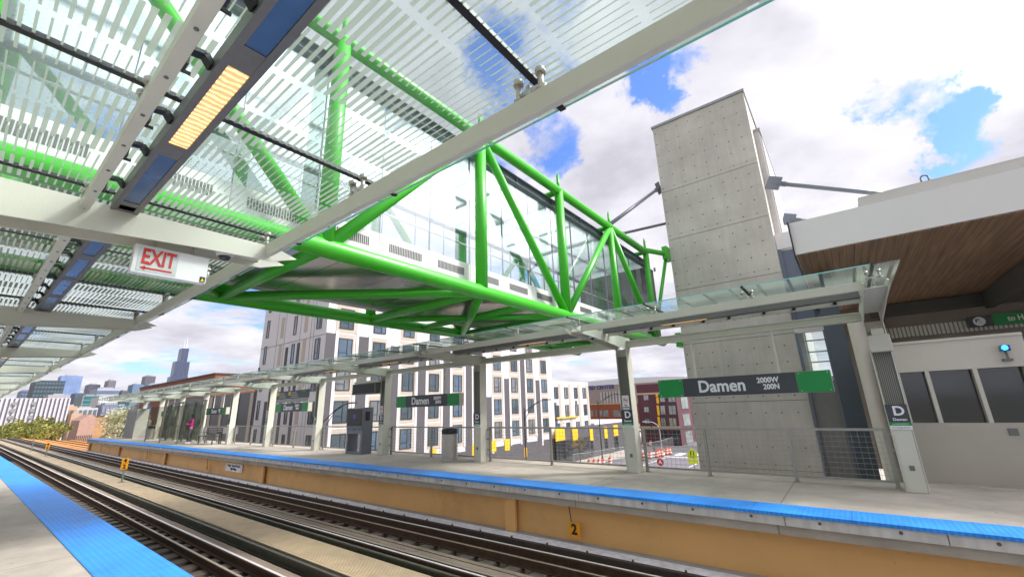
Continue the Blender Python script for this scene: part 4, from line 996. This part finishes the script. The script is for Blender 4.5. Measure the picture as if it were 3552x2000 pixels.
# dark low building and brick building left of it
t = thing('charcoal_building', 'dark low building with pale strips seen between the far platform columns', 'building', (-66, 24, GZ))
b = MB(); b.box(-92, -53.0, 22.0, 30, GZ, 4.3); b.put('wall', mat('dark cladding', (.05, .06, .07), .4, .1, .15), t)
for x in (-57.2, -61.5, -66.5, -70.7): 
    b = MB(); b.box(x - .45, x + .45, 21.93, 21.99, GZ, 4.2); b.put('pale_strip', bcream, t)
b = MB(); b.box(-75, -60, 21.94, 21.99, -.6, .2); b.put('pale_band', bwhite, t)
p = at(748, 1292, Y=34); q = at(486, 1347, Y=34)
t = thing('brick_warehouse', 'long red brick building rising just above the far canopy', 'building', ((p.x + q.x) / 2, 40, GZ))
brick = mat('red brick', (.22, .065, .035), .85, 0, .2, 1.5)
b = MB(); b.box(q.x, p.x, 34, 60, GZ, p.z - .25); b.put('wall', brick, t); b = MB(); b.box(q.x - .2, p.x + .2, 33.8, 60.2, p.z - .25, p.z); b.put('roof', mat('dark coping', (.08, .07, .065), .7), t)

def glz(b, X, y0, y1, z0, z1, nc, nr, fw=.62, fh=.6, d=.3):
    w = (y1 - y0) / nc; h = (z1 - z0) / nr
    for i in range(nc):
        for j in range(nr):
            b.box(X, X + d, y0 + w * (i + .5 - fw / 2), y0 + w * (i + .5 + fw / 2), z0 + h * (j + .5 - fh / 2), z0 + h * (j + .5 + fh / 2))
def far(name, label, X, px0, px1, ptop, colr, depth=40, nc=0, nr=0, gl=None, cat='building', grp=None, fw=.62, fh=.6, rough=.6, zb=GZ, roofc=None, wins='windows'):
    a = at(px0, 1440, X=X); c = at(px1, 1440, X=X); z = at((px0 + px1) / 2, ptop, X=X).z
    y0, y1 = a.y, c.y
    t = thing(name, label, cat, (X - depth / 2, (y0 + y1) / 2, zb), grp)
    b = MB(); b.box(X - depth, X, y0, y1, zb, z); b.put('wall', mat('far ' + label[:40], colr, rough, 0, .08, .02), t)
    if nc and nc * nr <= 100:
        for q in range(nc * nr):
            i_, j_ = q % nc, q // nc; w_ = (y1 - y0) / nc; h_ = ((z * .985) - (zb + (z - zb) * .05)) / nr; zq = zb + (z - zb) * .05
            b = MB(); b.box(X, X + .3, y0 + w_ * (i_ + .5 - fw / 2), y0 + w_ * (i_ + .5 + fw / 2), zq + h_ * (j_ + .5 - fh / 2), zq + h_ * (j_ + .5 + fh / 2)); b.put('window', mat('far glass ' + str(gl), gl, .2, 0, .3, .05), t)
    elif nc:
        b = MB(); glz(b, X, y0, y1, zb + (z - zb) * .05, z * .985, nc, nr, fw, fh, .3); b.put(wins, mat('far glass ' + str(gl), gl or (.05, .07, .09), .2, 0, .3, .05), t)
    b = MB(); s_ = (y1 - y0); b.box(X - depth * .8, X - depth * .2, y0 + s_ * .25, y0 + s_ * .75, z, z + max(1.0, (z - zb) * .03)); b.put('roof_plant', mat('far roof plant', (.3, .3, .32), .8), t)
    return t, y0, y1, z
# the skyline, 0.2 to 3 km away; wall colours hold part of the blue haze
far('office_tower', 'pale blue glass tower at the left of the skyline', -2400, 178, 256, 1302, (.15, .22, .40), 80, 6, 16, (.17, .25, .44), fw=.9, fh=.85)
far('office_tower', 'dark tower with a grid of windows left of the pale blue tower', -800, 92, 198, 1319, (.035, .04, .05), 60, 9, 11, (.08, .15, .18), fw=.7, fh=.5)
far('office_tower', 'faint grey tower half hidden behind the canopy at far left', -900, 52, 90, 1352, (.14, .17, .25), 60, 4, 10, (.08, .1, .16))
far('office_tower', 'dark mauve tower right of the pale blue tower', -1700, 284, 325, 1332, (.09, .09, .13), 60, 5, 16, (.05, .06, .10))
far('office_tower', 'round topped striped tower left of the stepped brown tower', -1650, 350, 378, 1318, (.20, .18, .20), 50, 5, 1, (.10, .10, .13), fw=.5, fh=1.)
far('office_building', 'white terraced building in front of the round topped tower', -650, 318, 396, 1345, (.36, .38, .42), 40, 1, 5, (.12, .16, .24), fw=1.0, fh=.45)
far('office_building', 'navy blue mid rise block left of the teal one', -600, 242, 290, 1363, (.05, .08, .14), 40, 4, 7, (.09, .13, .2))
far('office_building', 'teal banded mid rise block', -520, 272, 332, 1370, (.18, .22, .23), 40, 1, 8, (.03, .14, .15), fw=.8, fh=.7)
far('office_building', 'white mid rise block with small windows right of the teal one', -450, 330, 398, 1376, (.55, .55, .53), 30, 8, 8, (.2, .24, .26), fw=.5, fh=.5)
far('office_building', 'small dark block right of the white mid rise', -900, 405, 429, 1354, (.08, .09, .12), 30, 4, 4, (.05, .07, .1))
far('office_tower', 'blue glass tower with a pale stripe left of the stepped brown tower', -1400, 440, 478, 1332, (.08, .15, .26), 50, 6, 1, (.22, .28, .34), fw=.3, fh=1.)
t, y0, y1, z = far('office_tower', 'stepped brown tower with two thin antennas', -2000, 479, 515, 1303, (.13, .115, .14), 50, 7, 1, (.08, .08, .11), fw=.5, fh=1.)
b = MB(); b.box(-2000, -1999, (y0 + y1) / 2 - 4, (y0 + y1) / 2 - 3, z, z + 28); b.box(-2000, -1999, (y0 + y1) / 2 + 3, (y0 + y1) / 2 + 4, z, z + 34); b.put('antennas', mat('antenna grey', (.5, .5, .5)), t)
far('office_building', 'pale blue glass block right of the stepped brown tower', -1500, 495, 541, 1331, (.20, .30, .42), 50, 6, 6, (.14, .24, .38))
# stepped black tower
wt = thing('skyscraper', 'tallest black stepped skyscraper with two white antennas', 'skyscraper', (-3030, 770, GZ))
wcol = mat('black tower', (.035, .05, .11), .3, .1, .12, .01); wl = mat('tower windows', (.04, .055, .10), .25, 0, .1, .01)
for nm, (pa, pb, pt_) in dict(base=(596, 658, 1375), shaft=(603, 655, 1306), crown=(628, 653, 1254)).items():
    pass
for nm, y0, y1, z1, z0 in (('lower_tier', 716, 797, 223, GZ), ('middle_tier', 727, 794, 309, 223), ('upper_tier', 746, 779, 385, 309)):
    b = MB(); b.box(-3060, -3000, y0, y1, z0, z1); o_ = b.put(nm, wcol, wt)
    b = MB(); n = 3 if nm != 'upper_tier' else 2; glz(b, -3000, y0, y1, z0, z1, n, 1, .82, .93, .5); b.put('window_bays', wl, o_)
b = MB(); b.tube((-3020, 757, 385), (-3020, 757, 440), 2.4, 8, 1.2); b.tube((-3020, 769, 385), (-3020, 769, 448), 2.4, 8, 1.2); b.put('antennas', mat('antenna white', (.7, .7, .72)), wt)

# striped white block and low roofs in front of it
X = -165
a = at(-40, 1440, X=X); c = at(232, 1440, X=X); zt = at(116, 1380, X=X).z
t = thing('striped_building', 'long white block with dark vertical stripes at far left', 'building', (X - 10, (a.y + c.y) / 2, GZ))
b = MB(); b.box(X - 25, X, a.y, c.y, GZ, zt); b.put('wall', bwhite, t)
n = 17; w_ = (c.y - a.y) / n; b = MB()
for i in range(n): b.box(X, X + .2, a.y + w_ * (i + .35), a.y + w_ * (i + .62), GZ, zt - .05)
b.put('dark_stripes', mat('mauve stripe', (.10, .085, .14), .6), t)
b = MB()
for q in (4, 8.2): glz(b, X + .21, a.y + w_ * q, a.y + w_ * (q + 1.2), -3, zt - .5, 1, 6, .8, .55, .1)
b.put('balconies', mat('balcony grey', (.25, .27, .24), .6), t)
far('flat_roof_building', 'grey flat roofed block with a tan roof box behind the striped block', -420, 150, 228, 1368, (.33, .32, .33), 25, 0)
far('flat_roof_building', 'stepped tan building below the teal block', -340, 222, 262, 1408, (.50, .30, .17), 20, 1, 3, (.3, .2, .12), fw=1., fh=.3)
far('flat_roof_building', 'pale low block with dark openings below the white mid rise', -345, 250, 335, 1414, (.42, .42, .42), 20, 5, 3, (.12, .13, .15))
far('flat_roof_building', 'grey blue windowed block right of the brown roofs', -360, 347, 400, 1402, (.15, .16, .22), 20, 4, 3, (.22, .24, .32))
far('flat_roof_building', 'teal glass block partly behind the canopy', -380, 398, 440, 1406, (.04, .14, .20), 20, 5, 4, (.05, .22, .3))
far('brick_building', 'olive brick house with one small window left of the tan wall', -230, 214, 254, 1441, (.19, .15, .10), 14, 2, 2, (.03, .03, .03), fw=.25, fh=.25)
far('brick_building', 'pale tan rendered house between the brick houses', -222, 248, 285, 1432, (.48, .31, .20), 14, 2, 2, (.03, .03, .03), fw=.2, fh=.22)
X = -200; a = at(274, 1470, X=X); c = at(330, 1470, X=X); d_ = at(425, 1470, X=X)
t = thing('brick_building', 'mauve brick gabled building nearest the platform end', 'building', (X - 8, (a.y + c.y) / 2, GZ))
zt = at(300, 1437, X=X).z
b = MB(); b.prism([(a.y, GZ), (c.y, GZ), (c.y, zt - 1), (c.y - 1.2, zt), (a.y + 2.0, zt), (a.y, zt - 1.8)], 'x', X - 16, X); b.put('wall', mat('mauve brick', (.42, .26, .20), .9, 0, .15, 1), t)
b = MB()
w_ = (c.y - a.y) / 9
for i in range(9): b.box(X, X + .08, a.y + w_ * (i + .25), a.y + w_ * (i + .7), GZ, zt - 6.5)
b.put('stained_piers', mat('stained brick', (.12, .07, .055), .9), t)
t = thing('brick_building', 'orange brown brick building with a dark parapet right of the mauve one', 'building', (X - 8, (c.y + d_.y) / 2, GZ))
zt = at(380, 1442, X=X).z
b = MB(); b.box(X - 16, X - .3, c.y + .01, d_.y, GZ, zt); b.put('wall', mat('orange brick', (.42, .24, .11), .9, 0, .3, .7), t); b = MB(); b.box(X - 16.2, X - .1, c.y + .05, d_.y + .2, zt, zt + .25); b.put('parapet', mat('dark coping', (1, 1, 1)), t)

# ------------------------------------------------------------------ beyond the street
t = thing('brick_apartments', 'maroon brick apartments with a yellow strip left of the concrete shaft', 'building', (-24, 96, GZ))
mar = mat('maroon brick', (.105, .035, .045), .85, 0, .12, .6)
Yb = 96; a = at(2218, 1450, Y=Yb); c = at(2354, 1450, Y=Yb); zt = at(2218, 1333, Y=Yb).z
b = MB(); b.box(a.x, c.x, Yb, Yb + 26, GZ, zt); b.put('wall', mar, t)
b = MB(); b.box(a.x - .1, c.x + .1, Yb - .12, Yb - .001, zt - 2.3, zt - 1.9); b.put('string_course', mat('tan stone', (.48, .36, .22), .8), t); b = MB(); b.box(a.x - .05, c.x + .05, Yb - .3, Yb - .121, GZ + 3.4, GZ + 3.9); b.put('string_course', mat('tan stone', (.48, .36, .22), .8), t)
def wy(px0, px1, py0, py1, nm='window', m_=None, o=-.02):
    p, q = at(px0, py0, Y=Yb + o), at(px1, py1, Y=Yb + o); b = MB(); b.box(p.x, q.x, Yb - .06, Yb + .02, q.z, p.z); ob = b.put(nm, m_ or winfr, t)
    if m_ is None:
        b = MB(); w = (q.x - p.x); b.box(p.x + w * .06, p.x + w * .47, Yb - .08, Yb - .061, q.z + .12, p.z - .12); b.box(p.x + w * .53, p.x + w * .94, Yb - .08, Yb - .061, q.z + .12, p.z - .12); b.put('pane', mat('flat pane', (.20, .24, .22), .15, 0, .5, .5, spec=1), ob)
for r_i, (ya, yb_) in enumerate(((1368, 1388), (1409, 1430), (1450, 1470))):
    wy(2231 + r_i * 2, 2251 + r_i * 2, ya, yb_)
for r_i, (ya, yb_) in enumerate(((1370, 1394), (1404, 1438), (1447, 1480))):
    o_ = r_i * 2; wy(2287 + o_, 2308 + o_, ya, yb_); wy(2315 + o_, 2346 + o_, ya, yb_)
    wy(2274 + o_ * 1.5, 2286 + o_ * 1.5, 1366 + r_i * 39, 1398 + r_i * 41, 'yellow_panel', byel, -.06)
wy(2290, 2322, 1494, 1538, 'shopfront', darkglass); wy(2328, 2360, 1494, 1538, 'shopfront', darkglass)
for r_i in range(4):
    for q_i in range(3):
        y_ = Yb + 3 + q_i * 7.5; z_ = zt - 5.6 - r_i * 3.65
        b = MB(); b.box(c.x, c.x + .08, y_, y_ + 5, z_, z_ + 2.5); b.put('bay_window', mat('flat pane', (1, 1, 1)), t)
Yb2 = 190; a = at(2036, 1440, Y=Yb2); c = at(2226, 1440, Y=Yb2); zt = at(2100, 1402, Y=Yb2).z
t = thing('brick_school', 'orange red brick building below the arena, left of the maroon apartments', 'building', ((a.x + c.x) / 2, Yb2 + 10, GZ))
b = MB(); b.box(a.x, c.x, Yb2, Yb2 + 30, GZ, zt); b.put('wall', mat('orange red brick', (.30, .075, .03), .85, 0, .1, .4), t)
b = MB(); b.box(a.x - .1, c.x, Yb2 - .3, Yb2 + 30, zt, zt + .6); b.put('cornice', mat('tan stone', (1, 1, 1)), t)
p0 = at(2036, 1420, Y=Yb2)
for i, (x0, x1) in enumerate(((2043, 2060), (2065, 2071), (2080, 2090), (2092, 2112), (2127, 2153), (2170, 2190), (2200, 2214))):
    for (ya, yb_) in ((1422, 1444), (1456, 1466)):
        p, q = at(x0, ya, Y=Yb2), at(x1, yb_, Y=Yb2); b = MB(); b.box(p.x, q.x, Yb2 - .15, Yb2, q.z, p.z); b.put('window', mat('flat pane', (1, 1, 1)), t)
Ya = 420; a = at(2020, 1420, Y=Ya); c = at(2240, 1420, Y=Ya); zt = at(2120, 1392, Y=Ya).z; zp = at(2200, 1311, Y=Ya).z
t = thing('arena', 'big tan arena with a white curved roof and blue lettering', 'arena', ((a.x + c.x) / 2, Ya + 60, GZ))
b = MB(); b.box(a.x - 30, c.x + 60, Ya, Ya + 120, GZ, at(2060, 1337, Y=Ya).z); b.put('wall', mat('arena stone', (.36, .29, .24), .85, 0, .1, .03), t)
b = MB(); x0, x1 = a.x - 34, c.x + 64; z0_ = at(2060, 1337, Y=Ya).z
arc = [(x0 + (x1 - x0) * i / 20, z0_ + 1 + (zp - z0_) * 1.0 * math.sin(math.pi * i / 20) ** .8) for i in range(21)]
b.prism([(x0, z0_ + .05)] + arc + [(x1, z0_ + .05)], 'y', Ya + 4, Ya + 118); b.put('roof', mat('roof white', (.75, .74, .76), .6, 0, .03), t)
b = MB()
for i in range(14):
    xx = at(2088 + i * 10.5, 1420, Y=Ya).x; b.box(xx, xx + 1.4, Ya - 1, Ya - .01, GZ, z0_ - 7)
b.put('pilasters', mat('pale stone', (.55, .52, .5), .8), t)
b = MB()
for i in range(13):
    xx = at(2093 + i * 10.5, 1420, Y=Ya).x; b.box(xx + .9, xx + 2.2, Ya - .6, Ya - .01, 6, z0_ - 7.5)
b.put('slit_windows', mat('slit glass', (.10, .09, .11), .5), t)
pL = at(2068, 1342, Y=Ya)
text('UNITED CENTER', 5.6, (pL.x, Ya - .4, pL.z - 0.6), FRONT, mat('letter blue', (.03, .04, .22), .5), t, bold=.15, ext=.2)

# street lamps
def lamp(px, pytop, pybase_z, X=None, Y=None, arm=1, lab='', h=None):
    p = at(px, pytop, X=X, Y=Y); z1 = p.z; t = thing('street_lamp', lab, 'street lamp', (p.x, p.y, GZ), 'black street lamps along the street')
    bk = mat('lamp black', (.015, .015, .018), .4)
    b = MB(); b.tube((p.x, p.y, GZ), (p.x, p.y, z1), .12, 10, .07); b.tube((p.x, p.y, GZ), (p.x, p.y, GZ + .8), .22, 10, .14); b.put('pole', bk, t)
    b = MB(); pts = [Vector((p.x + arm * 3.2 * s_, p.y + 0.5 * s_, z1 - .6 + 1.5 * math.sin(s_ * math.pi / 2))) for s_ in [i / 6 for i in range(7)]]; b.path(pts, .04, 6)
    pts2 = [Vector((p.x + arm * 2.2 * s_, p.y + .35 * s_, z1 - 1.6 + 2.2 * math.sin(s_ * math.pi / 2))) for s_ in [i / 5 for i in range(6)]]; b.path(pts2, .03, 6); b.put('arm', bk, t)
    b = MB(); e = pts[-1]; b.box(e.x - (.1 if arm > 0 else .7), e.x + (.7 if arm > 0 else .1), e.y - .12, e.y + .12, e.z - .06, e.z + .05); b.put('lamp_head', bk, t)
lamp(1818, 1413, 0, X=-33.8, arm=1, lab='black street lamp before the right end of the white block')
lamp(2073, 1388, 0, X=-33.8, arm=1, lab='black street lamp before the charcoal podium and red brick building')
lamp(2249, 1385, 0, X=-31, arm=1, lab='black street lamp before the maroon apartments')
lamp(1120, 1440, 0, X=-34.5, arm=1, lab='street lamp behind the information kiosk')
# construction barrels, fences, signs
bo = mat('barrel orange', (.85, .13, .02), .5)
def barrel(x, y, lab):
    t = thing('traffic_barrel', lab, 'traffic barrel', (x, y, GZ), 'orange and white traffic barrels in the street')
    b = MB(); b.lathe((x, y, GZ + .005), [(.38, 0), (.38, .08), (.30, .1)], 14); b.put('base', blackr, t)
    b = MB(); b.cur = 0
    zz_ = .1
    for q in range(5):
        b.cur = q % 2; b.lathe((x, y, GZ), [(.30 - q * .012, zz_), (.295 - q * .012, zz_ + .2)], 14); zz_ += .2
    b.cur = 0; b.box(x - .1, x + .1, y - .03, y + .03, GZ + 1.1, GZ + 1.22); b.put('drum', [bo, signwht], t)
bl = [(2233, 1597), (2256, 1590), (2279, 1586), (2286, 1583), (2297, 1582), (2313, 1577), (2324, 1575), (2233, 1552), (2258, 1546), (2045, 1622), (2062, 1622), (2078, 1621), (2094, 1620), (2117, 1612)]
for i, (x, y) in enumerate(bl):
    p = at(x, y, Z=GZ)
    lab = ('%s barrel from the left in the row on the street before the maroon apartments' % ORD[i]).replace('nearest', 'first') if i < 7 else (('left' if i == 7 else 'right') + ' one of two barrels standing behind the fence near the corner') if i < 9 else \
        ('%s barrel from the left in the cluster at the foot of the charcoal podium' % ORD[i - 9]).replace('nearest', 'first')
    barrel(p.x, p.y, lab)
def fence(pts, lab):
    t = thing('site_fence', lab, 'fence', (*pts[0], GZ), 'temporary site fences')
    mt_ = mat('fence mesh', (.38, .40, .40), .5, .5)
    for i, (p, q) in enumerate(zip(pts, pts[1:])):
        p, q = Vector((*p, GZ)), Vector((*q, GZ)); b = MB()
        for u, v_ in ((p, p + Vector((0, 0, 1.9))), (q, q + Vector((0, 0, 1.9))), (p + Vector((0, 0, 1.9)), q + Vector((0, 0, 1.9))), (p + Vector((0, 0, .15)), q + Vector((0, 0, .15)))): b.tube(u, v_, .035, 6)
        b.put('frame', mt_, t); b = MB(); n = max(4, int((q - p).length / .25))
        for j in range(n): b.tube(p.lerp(q, j / n) + Vector((0, 0, .2)), p.lerp(q, j / n) + Vector((0, 0, 1.88)), .010, 4)
        for j in range(7): b.tube(p + Vector((0, 0, .35 + j * .22)), q + Vector((0, 0, .35 + j * .22)), .010, 4)
        b.put('mesh', mt_, t)
g = lambda x, y: tuple(at(x, y, Z=GZ)[:2])
fence([g(2228, 1582), g(2262, 1573), g(2300, 1563), g(2336, 1549)], 'wire site fence behind the row of street barrels')
fence([g(1990, 1622), g(2060, 1612), g(2120, 1598), g(2170, 1590)], 'wire site fence at the foot of the charcoal podium')
p = at(2294, 1595, Z=GZ); 
b = MB(); b.box(-30.5, -28.8, 76.5, 88, GZ + .14, GZ + .3); 
def pole_sign(px, py, kind_, lab):
    pp = at(px, py, Y=46); x, y, z = pp.x, 46, pp.z
    t = thing('street_sign', lab, 'street sign', (x, y, GZ), None)
    b = MB(); b.tube((x, y, GZ), (x, y, z + .3), .035, 8); b.put('post', steel_dk, t)
    if kind_ == 'ped':
        b = MB(); b.prism([(x - .48, z - .4), (x + .48, z - .4), (x + .48, z + .15), (x, z + .6), (x - .48, z + .15)], 'y', y - .06, y - .04); b.put('panel', mat('fluorescent yellow', (.72, .85, .02), .5), t)
        b = MB(); b.box(x - .48, x + .48, y - .06, y - .04, z - .85, z - .45); b.put('lower_plate', mat('fluorescent yellow', (1, 1, 1)), t)
        b = MB()
        for s_ in (-.14, .14):
            b.tube((x + s_, y - .065, z + .3), (x + s_, y - .075, z + .3), .06, 10); b.bar((x + s_, y - .07, z + .22), (x + s_, y - .07, z - .05), .01, .10, (1, 0, 0)); b.bar((x + s_, y - .07, z - .03), (x + s_ - .1, y - .07, z - .32), .01, .06, (0, 1, 0)); b.bar((x + s_, y - .07, z - .03), (x + s_ + .1, y - .07, z - .32), .01, .06, (0, 1, 0))
        b.put('figures', blackr, t)
    else:
        b = MB(); b.tube((x, y - .06, z), (x, y - .04, z), .36, 24); b.put('disc', rz, t)
        text('A', .5, (x, y - .065, z), FRONT, signwht, t, bold=.015)
        b = MB(); b.box(x + .25, x + 1.1, y - .03, y, z - .9, z - .55); b.put('blue_plate', mat('sign blue', (1, 1, 1)), t)
pole_sign(2402, 1575, 'ped', 'fluorescent yellow school crossing sign left of the concrete shaft')
pole_sign(2291, 1601, 'a', 'round red sign with a white A over a blue plate')
pp = at(2285, 1463, Y=80)
t = thing('lamp_post', 'thin pale curved lamp post before the maroon apartments', 'lamp post', (pp.x, 80, GZ))
b = MB(); b.path([(pp.x, 80, GZ), (pp.x, 80, pp.z - 1.5), (pp.x - .3, 80, pp.z - .5), (pp.x - 1.1, 80, pp.z), (pp.x - 2.4, 80, pp.z + .1)], .06, 6); b.put('pole', mat('pale pole', (.6, .6, .6)), t)
b = MB(); b.box(pp.x - 3.0, pp.x - 2.3, 79.85, 80.15, pp.z, pp.z + .15); b.put('lamp_head', mat('pale pole', (1, 1, 1)), t)

# ------------------------------------------------------------------ structures beyond the platform end
for i, y in enumerate((8.3, 9.6, 11.2, 13.2, 15.4)):
    b = MB(); b.box(-125, -57.5 - i * 2.2, y - .2, y + .2, -1.2 - i * .25, -1.12 - i * .25); b.box(-125, -57.5 - i * 2.2, y - .03, y + .03, -1.9 - i * .25, -1.2 - i * .25)
    b.box(-125, -57.5 - i * 2.2, y - .2, y + .2, -1.98 - i * .25, -1.9 - i * .25)
    tag(b.put('steel_beam', mat('orange beam', (.60, .27, .07), .6, 0, .12, .3)), '%s orange steel beam beside the tracks beyond the platform end' % ('nearest' if i == 0 else ORD[i]), 'steel beam', 'orange steel beams beyond the platform end')
t = thing('stair_railing', 'sloping grey stair railing at the far platform end', 'railing', (-56, 10.8, -1))
b = MB(); b.path([(-58.5, 10.5, -.8), (-55.5, 10.5, 1.05), (-52.6, 10.5, 1.05)], .05, 8); b.path([(-58.5, 10.5, -1.3), (-55.5, 10.5, .3)], .04, 8)
for x in (-55.5, -54, -52.7): b.tube((x, 10.5, 0 if x > -55 else -.5), (x, 10.5, 1.05), .04, 8)
b.put('rails', galv, t)
for i, (x, y, w_, h_) in enumerate(((-66, 13.5, 1.6, 1.1), (-70, 14.4, 1.4, .9), (-75, 15.5, 2.0, 1.0), (-82, 16.5, 1.6, .9))):
    t = thing('transformer', '%s grey transformer box beyond the platform end' % ORD[i], 'transformer', (x, y, GZ), 'grey transformers beyond the platform end')
    b = MB(); b.box(x - w_, x + w_, y - .8, y + .8, GZ + 4.6, -.9 + h_ * .6); b.box(x - .1 - w_, x + w_ + .1, y - .9, y + .9, -.9 + h_ * .6, -.8 + h_ * .6); b.put('tank', mat('transformer grey', (.30, .32, .32), .5, .2, .1), t)
    b = MB()
    for q in range(7): b.box(x - w_ + .2 + q * w_ * .27, x - w_ + .28 + q * w_ * .27, y - .99, y - .801, GZ + 5.2, -1.1)
    b.put('cooling_fins', mat('fin grey', (.16, .18, .18), .5), t)
    for q in (-.5, .5): 
        b = MB(); b.tube((x + q, y, -.8 + h_ * .6), (x + q, y, -.4 + h_ * .6), .09, 8); b.put('bushing', mat('bushing', (.6, .62, .65), .3), t)
    b = MB(); b.box(x - .9, x + .9, y - .6, y + .6, GZ, GZ + 4.59); b.put('plinth', concrete, t)

# ------------------------------------------------------------------ trees
def tree(x, y, h, r, mats, lab, name='tree', n=900, leaf=.35, trunk=.3, zb=GZ, squash=.8, gap=.25, grp=None, bare=False):
    rnd = random.Random(int(x * 13 + y * 7)); t = thing(name, lab, 'tree', (x, y, zb), grp)
    b = MB(); top = zb + h; cz = zb + h - r * squash
    b.tube((x, y, zb), (x + .1, y, cz - r * .3), trunk, 9, trunk * .6); ends = []
    for i in range(9):
        a = rnd.uniform(0, 6.28); e = rnd.uniform(.15, 1.3); l = r * rnd.uniform(.6, .95)
        p0 = Vector((x + .1, y, cz - r * rnd.uniform(.3, .8))); p1 = p0 + Vector((math.cos(a) * math.cos(e), math.sin(a) * math.cos(e), math.sin(e))) * l
        b.tube(p0, p1, trunk * .35, 6, trunk * .12); ends.append(p1)
        for j in range(3 if not bare else 7):
            d_ = Vector((rnd.uniform(-1, 1), rnd.uniform(-1, 1), rnd.uniform(0, 1))).normalized(); q0 = p0.lerp(p1, rnd.uniform(.4, 1)); q1 = q0 + d_ * r * rnd.uniform(.3, .6); b.tube(q0, q1, trunk * .14, 4, trunk * .05); ends.append(q1)
    b.put('trunk', mat('bark', (.09, .07, .05), .9, 0, .3, 4), t)
    if bare: return t
    b = MB(); cl = []
    for i in range(26):
        d_ = Vector((rnd.gauss(0, 1), rnd.gauss(0, 1), rnd.gauss(0, 1))).normalized() * rnd.uniform(.35, .9)
        cl.append((Vector((x + d_.x * r, y + d_.y * r, cz + d_.z * r * squash)), rnd.uniform(.22, .42) * r, rnd.randrange(len(mats))))
    for i in range(n):
        c_, rr, mi = rnd.choice(cl); d_ = Vector((rnd.gauss(0, 1), rnd.gauss(0, 1), rnd.gauss(0, 1))).normalized() * rr * rnd.uniform(.5, 1.05); p = c_ + d_
        u = Vector((rnd.gauss(0, 1), rnd.gauss(0, 1), rnd.gauss(0, 1))).normalized(); v_ = u.orthogonal().normalized() * leaf * rnd.uniform(.6, 1.3); u = u * leaf * rnd.uniform(.6, 1.3)
        b.cur = mi if rnd.random() > .2 else rnd.randrange(len(mats)); b.add([p - u - v_ * .4, p + u * .2 - v_, p + u, p - u * .1 + v_], [(0, 1, 2, 3)])
    b.put('crown', mats, t, fix=False)
    return t
ol = [mat('leaf olive', (.36, .36, .09), .7, 0, .3, .5), mat('leaf green', (.22, .25, .06), .7, 0, .3, .5), mat('leaf pale', (.50, .47, .15), .7, 0, .3, .5)]
for i, (px, top, X, r) in enumerate(((-20, 1458, -130, 2.8), (25, 1452, -134, 3.0), (62, 1450, -128, 2.8), (98, 1440, -134, 3.4), (136, 1436, -130, 3.4), (172, 1438, -127, 3.2), (45, 1474, -118, 2.4), (196, 1450, -121, 2.6), (118, 1462, -118, 2.6))):
    p = at(px, top + 12, X=X); tree(X, p.y, p.z - GZ, r * .9, ol, '%s olive green tree from the left beside the tracks' % ORD[i].replace('nearest', 'first'), 'tree', 1500, .17, .12, grp='olive green trees below the striped block')
bs_ = [mat('blossom', (.72, .70, .52), .8, 0, .2, .5), mat('blossom olive', (.48, .50, .28), .8, 0, .2, .5)]  # second, darker olive tone mixed at random through the crowns
p = at(446, 1412, X=-72); tree(-72, p.y, p.z - GZ, 2.4, bs_, 'large cream blossoming tree behind the far platform end', 'tree', 3000, .11, .14)
p = at(405, 1462, X=-70); tree(-70, p.y, p.z - GZ, 1.7, bs_, 'smaller cream blossoming tree left of the large blossoming one', 'tree', 1500, .10, .1)
p = at(2060, 1375, Y=200); tree(p.x, 200, p.z - GZ, 9, bs_, 'leafless tree in front of the arena', 'bare_tree', 0, .3, .3, bare=True)
p = at(2130, 1430, Y=112); tree(p.x, 112, p.z - GZ, 4.5, bs_, 'small leafless tree before the orange red brick building', 'bare_tree', 0, .3, .2, bare=True)
for i, px in enumerate((1942, 1960, 1977)):
    p = at(px, 1458, X=-37.9); 
    tree(-38.6, p.y, p.z - (-2.1), .75, [ol[1], mat('leaf dark', (.05, .075, .02), .8)], '%s potted shrub on the podium terrace' % ('left', 'middle', 'right')[i], 'shrub', 260, .12, .04, zb=-2.1, grp='potted shrubs on the podium terrace')
p = at(2010, 1560, X=-35.5); tree(-35.5, p.y, 4.2, 1.5, [mat('spring leaf', (.25, .2, .08), .8, 0, .3, 1)], 'thin budding street tree before the charcoal podium', 'tree', 260, .1, .07)

# ------------------------------------------------------------------ air between here and the skyline
hz = bpy.data.materials.new('haze'); hz.use_nodes = True; nt = hz.node_tree; nt.nodes.clear()
ho = N('ShaderNodeOutputMaterial'); pv = N('ShaderNodeVolumePrincipled'); pv.inputs['Color'].default_value = (.82, .88, 1, 1); pv.inputs['Density'].default_value = .00003; pv.inputs['Anisotropy'].default_value = .2
L(pv.outputs[0], ho.inputs['Volume'])
b = MB(); b.box(-7700, 7700, -7700, 7700, GZ - 1.2, 520); tag(b.put('haze', hz), kind='stuff')
